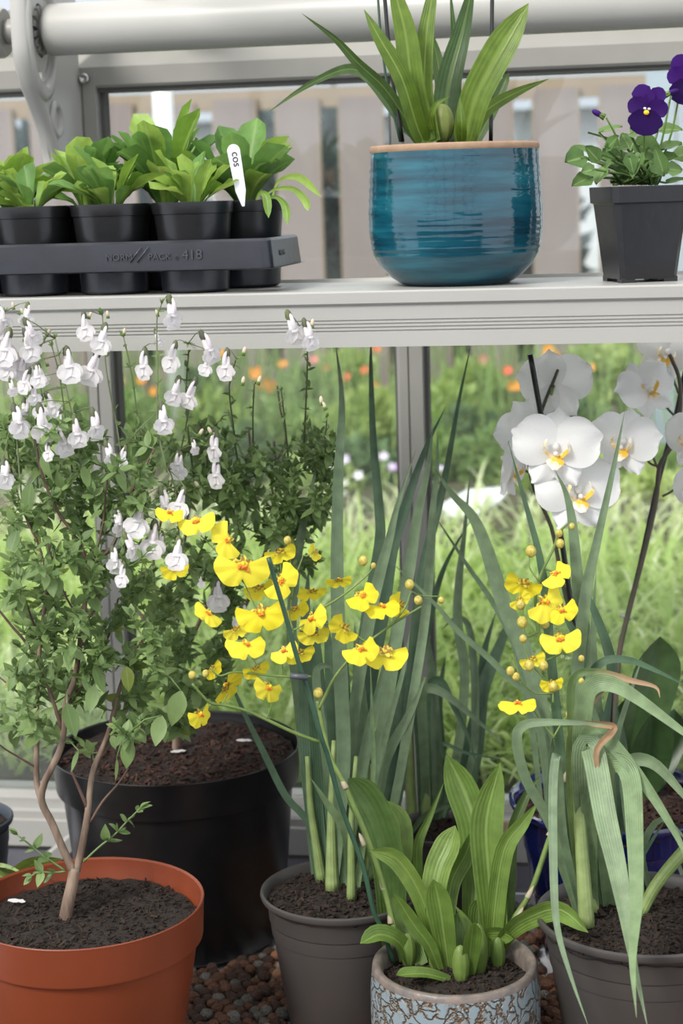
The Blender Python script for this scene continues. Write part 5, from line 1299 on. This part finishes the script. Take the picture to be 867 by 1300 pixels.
# ================================================================ dancing lady orchid in the crackled pot
zc = BZ+Hs-.022
M_dl = leafmat('oncidium_leaf', (.11, .19, .035), (.165, .255, .055), .4, .28, stripes=8, mid=(.24, .35, .1))
M_dd = leafmat('oncidium_leaf_dark', (.07, .13, .03), (.10, .17, .035), .4, .25, stripes=8)
M_bulb2 = leafmat('green_bulb', (.10, .165, .035), (.15, .22, .05), .5, .1, stripes=9)
M_fs = leafmat('flower_stem', (.15, .23, .06), (.19, .27, .08), .45, .1)
M_sheath = mat('papery_sheath', (.36, .31, .22), .7)
for pts, w, mt, dt, k, tw in (
 ([(500, 1205), (497, 1160), (492, 1095), (476, 1040), (458, 1008), (442, 988)], 46, M_dd, -.01, 'oval', .15),
 ([(502, 1200), (502, 1140), (509, 1090), (508, 1045), (489, 1016)], 30, M_dl, .02, 'oval', .4),
 ([(532, 1190), (530, 1110), (531, 1070), (545, 1037), (564, 992)], 13, M_dl, .02, 'strap', .3),
 ([(556, 1230), (547, 1180), (530, 1130), (502, 1090), (469, 1080)], 25, M_dl, -.03, 'oval', -.3),
 ([(558, 1232), (545, 1200), (524, 1172), (500, 1134)], 19, M_dl, -.04, 'oval', .2),
 ([(570, 1230), (564, 1190), (558, 1150), (550, 1116)], 32, M_dl, -.03, 'oval', .1),
 ([(552, 1220), (550, 1150), (556, 1105), (568, 1076), (578, 1048)], 36, M_dl, .03, 'oval', -.2),
 ([(568, 1215), (570, 1150), (576, 1115), (592, 1085), (604, 1048)], 22, M_dl, .04, 'oval', .3),
 ([(624, 1215), (626, 1170), (620, 1100), (618, 1040), (635, 968)], 42, M_dl, .0, 'oval', .15),
 ([(626, 1215), (628, 1160), (640, 1080), (664, 1045), (682, 1020)], 24, M_dl, -.02, 'strap', .3),
 ([(600, 1200), (604, 1110), (602, 1050), (588, 1005), (566, 958)], 42, M_dl, .05, 'oval', -.1),
 ([(626, 1215), (645, 1185), (672, 1166), (710, 1156), (747, 1184)], 27, M_dl, -.12, 'oval', .5),
 ([(522, 1225), (508, 1196), (482, 1185), (457, 1198)], 24, M_dl, -.04, 'oval', .5),
 ([(572, 1244), (545, 1236), (520, 1235), (503, 1238)], 17, M_dl, -.03, 'oval', .5),
 ([(618, 1210), (616, 1190), (634, 1186), (652, 1192)], 22, M_dl, -.05, 'oval', .4),
 ([(594, 1240), (598, 1205), (602, 1170)], 24, M_dl, -.04, 'oval', .1),
 ([(600, 1220), (596, 1180), (578, 1150)], 13, M_dl, .01, 'strap', .2),
 ([(536, 1225), (520, 1190), (505, 1160), (497, 1140)], 26, M_dd, .03, 'oval', .1),
 ([(612, 1215), (608, 1170), (612, 1140)], 30, M_dd, .03, 'oval', .1),
 ([(638, 1210), (640, 1160), (634, 1130)], 24, M_dd, .03, 'oval', .1),
 ([(588, 1225), (580, 1190), (585, 1155)], 22, M_dd, .02, 'oval', .1),
 ([(640, 1205), (645, 1150), (650, 1060), (668, 1010), (685, 985)], 16, M_dd, .05, 'strap', .2),
 ([(565, 1225), (550, 1200), (546, 1170), (540, 1150)], 16, M_dl, -.02, 'strap', .2)):
    strap(SPK, pts, w, mt, dt, z0=zc, kind=k, twist=tw, fold=.22)
for (x, y0, y1, w) in ((585, 1254, 1200, 23), (518, 1234, 1185, 22), (607, 1246, 1172, 26), (632, 1238, 1190, 20), (552, 1238, 1196, 17)):
    d_ = depth(PZ(x, y0-8, zc)); m = MB(); sc_ = d_/F; p0, p1 = P(x, y0-4, d_), P(x, y1, d_)
    m.ball((p0+p1)/2, (w/2*sc_, w*.35*sc_, (y0-y1)/2*sc_), 12, 8); m.obj('pseudobulb', M_bulb2, SPK)
dS = depth(PZ(505, 1225, zc))
def spike(pts, w, d0, dt, nodes=()):
    c = stemtube(SPK, pts, w, M_fs, d0=d0, dt=dt, name='flower_stem', n=8, taper=.6); return c
spike([(510, 1220), (497, 1165), (484, 1115), (465, 1060), (450, 1025), (436, 993), (418, 958), (406, 905), (403, 890)], (8, 5), dS, -.02)
spike([(405, 900), (412, 885), (426, 858), (449, 831), (466, 816), (499, 792), (525, 776), (535, 770)], 4.2, dS-.02, -.03)
spike([(402, 775), (421, 765), (443, 750), (464, 732), (472, 722), (474, 716)], 3, dS-.04, 0)
spike([(466, 816), (440, 800), (410, 790), (402, 775)], 3, dS-.04, 0)
spike([(499, 792), (515, 770), (522, 752), (530, 755), (545, 757), (558, 757)], 2.6, dS-.05, 0)
spike([(405, 942), (373, 930), (337, 913), (312, 902), (284, 895), (268, 893), (256, 882), (244, 868)], (5, 3), dS-.03, -.05)
spike([(395, 859), (365, 859), (337, 857), (299, 853), (279, 858), (268, 850)], 3.5, dS-.05, -.01)
for a, b in (((337, 913), (345, 892)), ((284, 895), (290, 880)), ((268, 893), (263, 915)), ((365, 859), (360, 832)), ((337, 857), (320, 835)), ((320, 835), (335, 790)), ((335, 790), (310, 740)), ((310, 740), (255, 680)), ((360, 832), (372, 800)), ((372, 800), (400, 780)), ((372, 800), (370, 760)), ((370, 760), (385, 705)), ((370, 760), (355, 705)), ((372, 745), (365, 688)), ((385, 705), (400, 700))):
    mx_, my_ = (a[0]+b[0])/2+random.uniform(-5, 5), (a[1]+b[1])/2+3
    spike([a, (mx_, my_), b], 2.4, dS-.045, 0)
dT = depth(PZ(640, 1210, zc))
spike([(638, 1205), (650, 1171), (674, 1132), (697, 1066), (706, 1045), (714, 1010), (716, 985), (711, 960), (705, 937), (703, 892), (694, 838), (684, 802), (681, 775), (680, 755), (684, 738), (690, 722), (704, 693), (709, 676), (722, 664)], (8, 3), dT, -.05)
spike([(716, 990), (724, 960), (731, 926), (732, 879), (735, 845), (741, 818)], (4, 2.5), dT-.02, 0)
for pts in ([(702, 880), (680, 880), (665, 868), (655, 845), (650, 830)], [(705, 937), (690, 920), (672, 895), (660, 897)], [(684, 802), (668, 808), (664, 790), (664, 760)], [(694, 838), (712, 830), (717, 822)], [(690, 860), (676, 845), (668, 830), (665, 812)], [(684, 738), (672, 720), (673, 702)], [(690, 722), (710, 728), (716, 730)], [(702, 892), (702, 872)], [(684, 790), (692, 772)], [(702, 937), (715, 915), (722, 908)]):
    spike(pts, 2.6, dT-.05, 0)
for (x, y, a, d_) in ((436, 994, -.45, dS-.01), (460, 1066, -.45, dS), (485, 1122, -.35, dS), (495, 1165, -.1, dS), (700, 1055, .5, dT-.02), (660, 1160, .5, dT-.01), (673, 1133, .5, dT-.01), (718, 985, .4, dT-.03)):
    M = face_M(x, y, d_-.003, a, 0, 0, 17*d_/F); m = MB()
    m.lathe([(.02, .55), (.12, .35), (.20, 0), (.24, -.4), (.20, -.45)], n=10); link('sheath', m.mesh('sheath', M_sheath), SPK, M, label='papery cream sheath on the flower stem')
stemtube(SPK, [(500, 1222), (485, 1180), (474, 1156), (461, 1100), (440, 1043), (428, 1005), (416, 960), (408, 937), (392, 880), (378, 838), (362, 780), (350, 740), (341, 708)], 6.4, M_stake, d0=depth(PZ(503, 1224, zc))-.01, dt=-.09, name='stake', n=8, taper=1, label='dark green plastic stake')
m = MB(); q = P(382, 859, dS-.075); m.tube([P(368, 858, dS-.08), P(391, 860, dS-.08)], .0035, 8); m.obj('clip', mat('grey_clip', (.06, .07, .08), .4), SPK)
# flowers
M_oy = leafmat('dancing_yellow', (.90, .76, .03), (.93, .82, .07), .5, .3, var=.08, tcol=(.95, .85, .1), spec=.2)
def mott():
    m, n = newmat('mottled_sepal'); L = n.links.new
    o = N(n, 'ShaderNodeOutputMaterial'); b = N(n, 'ShaderNodeBsdfPrincipled'); L(b.outputs[0], o.inputs[0]); b.inputs['Roughness'].default_value = .5
    t = N(n, 'ShaderNodeTexCoord'); nz = N(n, 'ShaderNodeTexNoise'); nz.inputs['Scale'].default_value = 11; L(t.outputs['Object'], nz.inputs[0])
    r = N(n, 'ShaderNodeValToRGB'); L(nz.outputs[0], r.inputs[0]); e = r.color_ramp.elements; e[0].position = .44; e[0].color = (.32, .17, .03, 1); e[1].position = .50; e[1].color = (.70, .60, .06, 1)
    L(r.outputs[0], b.inputs['Base Color']); return m
M_mo = mott(); M_cal = mat('orange_callus', (.72, .13, .02), .5, (.85, .35, .03), 9)
def onc_meshes():
    out = []
    for v in range(3):
        rnd = random.Random(v); m = MB(); rows = []; nr, na = 5, 22
        for i in range(nr+1):
            q = i/nr; row = []
            for k in range(na+1):
                th = R(-118+236*k/na)
                r_ = .50*(.86+.20*abs(math.sin(th))**.8-.30*math.exp(-(th/.13)**2)*(q**2)+.03*math.sin(th*7+v))
                r_ *= q; ru = .035*q*q*math.sin(th*9+v*2)
                row.append((r_*math.sin(th)*1.12, -.03+ru-.10*q+.14*q*q, -r_*math.cos(th)*.98+.02))
            rows.append(row)
        m.quad_grid(rows); lip = m.mesh('lip', M_oy)
        m = MB()
        for ang, L_, w_ in ((0, .27, .15), (52, .27, .16), (-52, .27, .16), (100, .22, .11), (-100, .22, .11)):
            petal_at(m, R(ang+rnd.uniform(-8, 8)), L_, w_, 0, .02, ruff=.03, cup=.25, nseg=4, ac=3)
        sep = m.mesh('sepals', M_mo)
        m = MB()
        for k in range(7): m.ball((rnd.gauss(0, .05), -.09+rnd.gauss(0, .015), .0+rnd.gauss(0, .04)), rnd.uniform(.03, .05), 6, 4)
        cal = m.mesh('callus', M_cal)
        m = MB(); m.ball((0, -.10, .07), (.045, .05, .06), 8, 6); m.ball((-.07, -.07, .07), (.05, .02, .03), 6, 4); m.ball((.07, -.07, .07), (.05, .02, .03), 6, 4); col_ = m.mesh('column', M_oy)
        out.append((sep, lip, cal, col_))
    return out
OM = onc_meshes()
def onc(px, py, w, rz, ry, dd, rx=0, back=False, i=0):
    M = face_M(px, py, dd, R(rz), R(ry+(180 if back else 0)), R(rx), w*dd/F*1.02)
    s_, l_, c_, k_ = OM[i % 3]
    f = link('flower', s_, SPK, M, label='open yellow flower seen from behind' if back else None); link('lip', l_, f); link('callus', c_, f); link('column', k_, f)
dF = dS-.06
# x, y of the callus, width, in plane turn, yaw, pitch, seen from behind
for i, (x, y, w, rz, ry, rx, bk) in enumerate((
 (215, 652, 30, 5, 10, -30, 0), (250, 663, 40, -8, -10, -25, 0), (287, 686, 42, 70, 15, -10, 0), (308, 720, 60, 3, 5, 0, 0), (357, 738, 44, -55, 10, -15, 0), (331, 780, 54, -8, -8, 0, 0),
 (397, 786, 40, -28, -40, 0, 0), (356, 702, 34, 20, 0, 30, 1), (400, 701, 22, -60, 40, 20, 1), (222, 722, 32, 15, 20, 0, 1), (264, 780, 34, 30, 30, -30, 0), (312, 820, 44, -12, 15, -28, 0), (361, 827, 32, -25, -20, -15, 0),
 (340, 874, 40, 15, 45, 0, 0), (290, 872, 42, 60, 30, 50, 1), (253, 908, 36, -15, 50, 0, 0), (270, 850, 26, 30, 40, 0, 1), (430, 738, 28, 10, 0, 50, 1), (396, 752, 34, -20, 20, 50, 1), (460, 757, 42, -50, 20, -35, 0), (485, 772, 40, -20, 10, -40, 0), (507, 768, 32, -70, 20, 30, 1),
 (398, 806, 34, 10, 0, 30, 1), (436, 798, 38, -60, 10, 30, 1), (458, 826, 44, -35, 20, -30, 0), (488, 830, 50, -10, 10, 0, 1), (375, 775, 30, 30, 0, 30, 1), (330, 748, 34, 20, 0, 20, 1), (380, 830, 34, 0, 20, 30, 1), (300, 800, 30, 20, 20, 20, 1), (325, 850, 30, 10, 20, 30, 1))):
    onc(x, y, w, rz, ry, dF+random.uniform(-.015, .015)+(.015 if bk else 0), rx, bool(bk), i)
dG = dT-.07
for i, (x, y, w, rz, ry, rx, bk) in enumerate(((706, 730, 38, -60, 0, -40, 0), (664, 742, 42, -30, 10, 30, 1), (692, 766, 48, -50, 30, -10, 0), (713, 776, 36, -25, 10, -10, 0), (712, 812, 44, -8, 0, -10, 0), (700, 868, 26, 0, 20, 20, 1), (657, 895, 40, -5, 0, -50, 0), (676, 838, 28, 20, 10, 20, 1), (660, 762, 24, 40, 10, 20, 1))):
    onc(x, y, w, rz, ry, dG+random.uniform(-.01, .01), rx, bool(bk), i)
M_bd = mat('yellow_bud', (.55, .50, .10), .5, (.38, .28, .06), 300)
for (x, y, s_, d_) in ((461, 712, 12, dF), (474, 718, 7, dF), (520, 742, 12, dF), (531, 762, 11, dF), (560, 762, 8, dF), (404, 880, 13, dF), (365, 686, 10, dF), (261, 855, 9, dF), (674, 700, 14, dG), (711, 690, 11, dG), (710, 677, 9, dG), (661, 768, 12, dG), (663, 790, 14, dG), (664, 811, 10, dG), (648, 852, 11, dG), (655, 859, 10, dG), (244, 857, 10, dF), (692, 792, 11, dG), (690, 845, 12, dG), (738, 836, 8, dG), (738, 865, 8, dG), (722, 907, 9, dG), (726, 668, 8, dG), (702, 872, 13, dG), (672, 845, 13, dG)):
    m = MB(); q = P(x, y, d_-.004); k = s_/2*d_/F; m.ball(q, (k, k, k*1.15), 10, 7); m.obj('bud', M_bd, SPK)
# ================================================================ moth orchid in the cobalt pot
dC = COB[1]; dC = depth(PZ(780, 1012, .70))
M_ph = leafmat('moth_orchid_leaf', (.035, .075, .025), (.055, .10, .035), .35, .12, mid=(.06, .12, .05))
for pts, w, dt in (([(790, 1012), (800, 960), (818, 900), (832, 850), (838, 808)], 66, -.04), ([(800, 1015), (815, 990), (826, 950), (828, 905)], 56, -.08), ([(785, 1012), (795, 960), (800, 920), (796, 885)], 44, -.02), ([(800, 1015), (830, 985), (850, 940), (856, 900)], 40, .03)):
    strap(COB[0], pts, w, M_ph, dt, d0=dC, kind='oval', twist=.25, fold=.2)
M_pst = mat('orchid_spike', (.05, .065, .03), .5, (.09, .06, .05), 50)
dP = dC-.05
stemtube(COB[0], [(772, 1010), (750, 900), (730, 797), (709, 660), (696, 580), (686, 523), (673, 450)], 7, M_bamboo, d0=dC-.02, dt=-.15, name='cane', taper=1)
stemtube(COB[0], [(778, 1010), (776, 900), (790, 810), (812, 720), (836, 610), (855, 540), (866, 490), (878, 430)], 6.5, M_bamboo, d0=dC-.02, dt=-.02, name='cane', taper=1)
stemtube(COB[0], [(782, 1010), (780, 930), (786, 830), (800, 770), (818, 700), (832, 640), (836, 600), (840, 585), (856, 560), (864, 520), (862, 480), (850, 450)], (7, 5), M_pst, d0=dC-.03, dt=-.08, name='flower_stem')
stemtube(COB[0], [(774, 1010), (748, 900), (728, 797), (714, 740), (700, 670), (678, 620), (672, 575), (690, 515), (702, 485), (708, 470)], (6, 4), M_pst, d0=dC-.03, dt=-.13, name='flower_stem')
for pts in ([(836, 592), (825, 588), (817, 575)], [(841, 630), (855, 622), (870, 605)], [(858, 530), (845, 515), (848, 505)], [(862, 500), (850, 470), (845, 450)], [(672, 600), (650, 590)], [(836, 596), (822, 570), (800, 560)]):
    stemtube(COB[0], pts, 3.5, M_pst, d0=dP, name='flower_stalk', n=6)
m = MB(); m.tube([P(787, 781, dC-.03), P(801, 786, dC-.03)], .0025, 6); m.obj('clip', M_frame, COB[0])
M_pp = leafmat('moth_petal', (.93, .93, .93), (.95, .95, .95), .55, .35, var=.03, tcol=(.88, .88, .84), spec=.25, bump=.1)
M_ly = mat('lip_yellow', (.80, .50, .05), .5, (.90, .84, .72), 7, contrast=(.42, .56))
def phm(L, w, ang, seed, cup=.10, base=.12, y=0, pw=.6):
    m = MB(); rows = []; ns, ac = 9, 9
    for i in range(ns+1):
        t = i/ns
        hw_ = w/2*(max(0, math.sin(PI*min(1, .06+.90*t)))**pw if t < 1 else .22) if base < .5 else 0
        hw_ = max(hw_, w*.05)
        row = []
        for k in range(ac):
            u = k/(ac-1)*2-1
            yy = t*L*(1-.10*u*u*(t**3)); row.append((u*hw_, -cup*L*math.sin(PI*t*.9)*(1-u*u)*.8+.03*math.sin(u*4+seed+t*3)*t, yy))
        rows.append(row)
    M = Matrix.Translation((0, y, 0)) @ Matrix.Rotation(ang, 4, 'Y')
    rows = [[tuple(M @ Vector(p)) for p in r] for r in rows]; m.quad_grid(rows); return m.mesh('moth_petal', M_pp)
PH = {'d': phm(.46, .38, 0, 1, y=.02), 'l1': phm(.46, .33, R(148), 2, y=.03), 'l2': phm(.46, .33, R(-148), 3, y=.03), 'p1': phm(.53, .58, R(70), 4, y=-.03, pw=.5, cup=.16), 'p2': phm(.53, .58, R(-70), 5, y=-.03, pw=.5, cup=.16)}
m = MB()
for sx in (-1, 1):   # side lobes of the lip curl up round the column
    rows = []
    for i in range(6):
        t = i/5; rows.append([(sx*(.03+.11*math.sin(t*2.4)), -.05-.11*math.sin(t*2.0)*(1-.2*k), -.10+.17*t+.03*k) for k in (-1, 0, 1)])
    m.quad_grid(rows)
rows = []
for i in range(6):
    t = i/5; rows.append([(u*(.03+.07*math.sin(PI*min(1, t*1.1))), -.10-.10*t+.06*abs(u), -.08-.16*t) for u in (-1, 0, 1)])
m.quad_grid(rows); PLY = m.mesh('lip', M_ly)
m = MB(); m.ball((0, -.07, .02), (.04, .06, .05), 8, 6); m.ball((0, -.12, -.06), (.03, .03, .03), 6, 4); PCO = m.mesh('column', M_pp)
m = MB(); m.tube([(0, .02, 0), (0, .08, -.02), (0, .15, -.08)], .02, 5); PST = m.mesh('flower_base', M_fs)
def moth(px, py, w, rz, ry, rx, dd):
    M = face_M(px, py, dd, R(rz), R(ry), R(rx), w*dd/F)
    f = link('flower', PCO, COB[0], M); link('stalk', PST, f)
    for k in ('d', 'l1', 'l2'): link('sepal', PH[k], f)
    for k in ('p1', 'p2'): link('petal', PH[k], f)
    link('lip', PLY, f, label='yellow and white lip')
dM = dP-.05
moth(706, 570, 116, 4, 0, -4, dM-.15); moth(732, 625, 118, -6, 18, -8, dM-.13); moth(704, 490, 104, 8, 160, 10, dM-.04); moth(794, 562, 98, 10, -22, 0, dM-.13); moth(820, 494, 88, -35, 25, -25, dM-.07)
moth(848, 446, 84, 20, -10, 20, dM+.03); moth(648, 596, 84, 10, 68, 10, dM-.04); moth(880, 560, 90, 10, -40, 0, dM-.09); moth(884, 620, 80, -10, -50, 0, dM-.07); moth(672, 545, 90, 30, 200, 0, dM-.02)
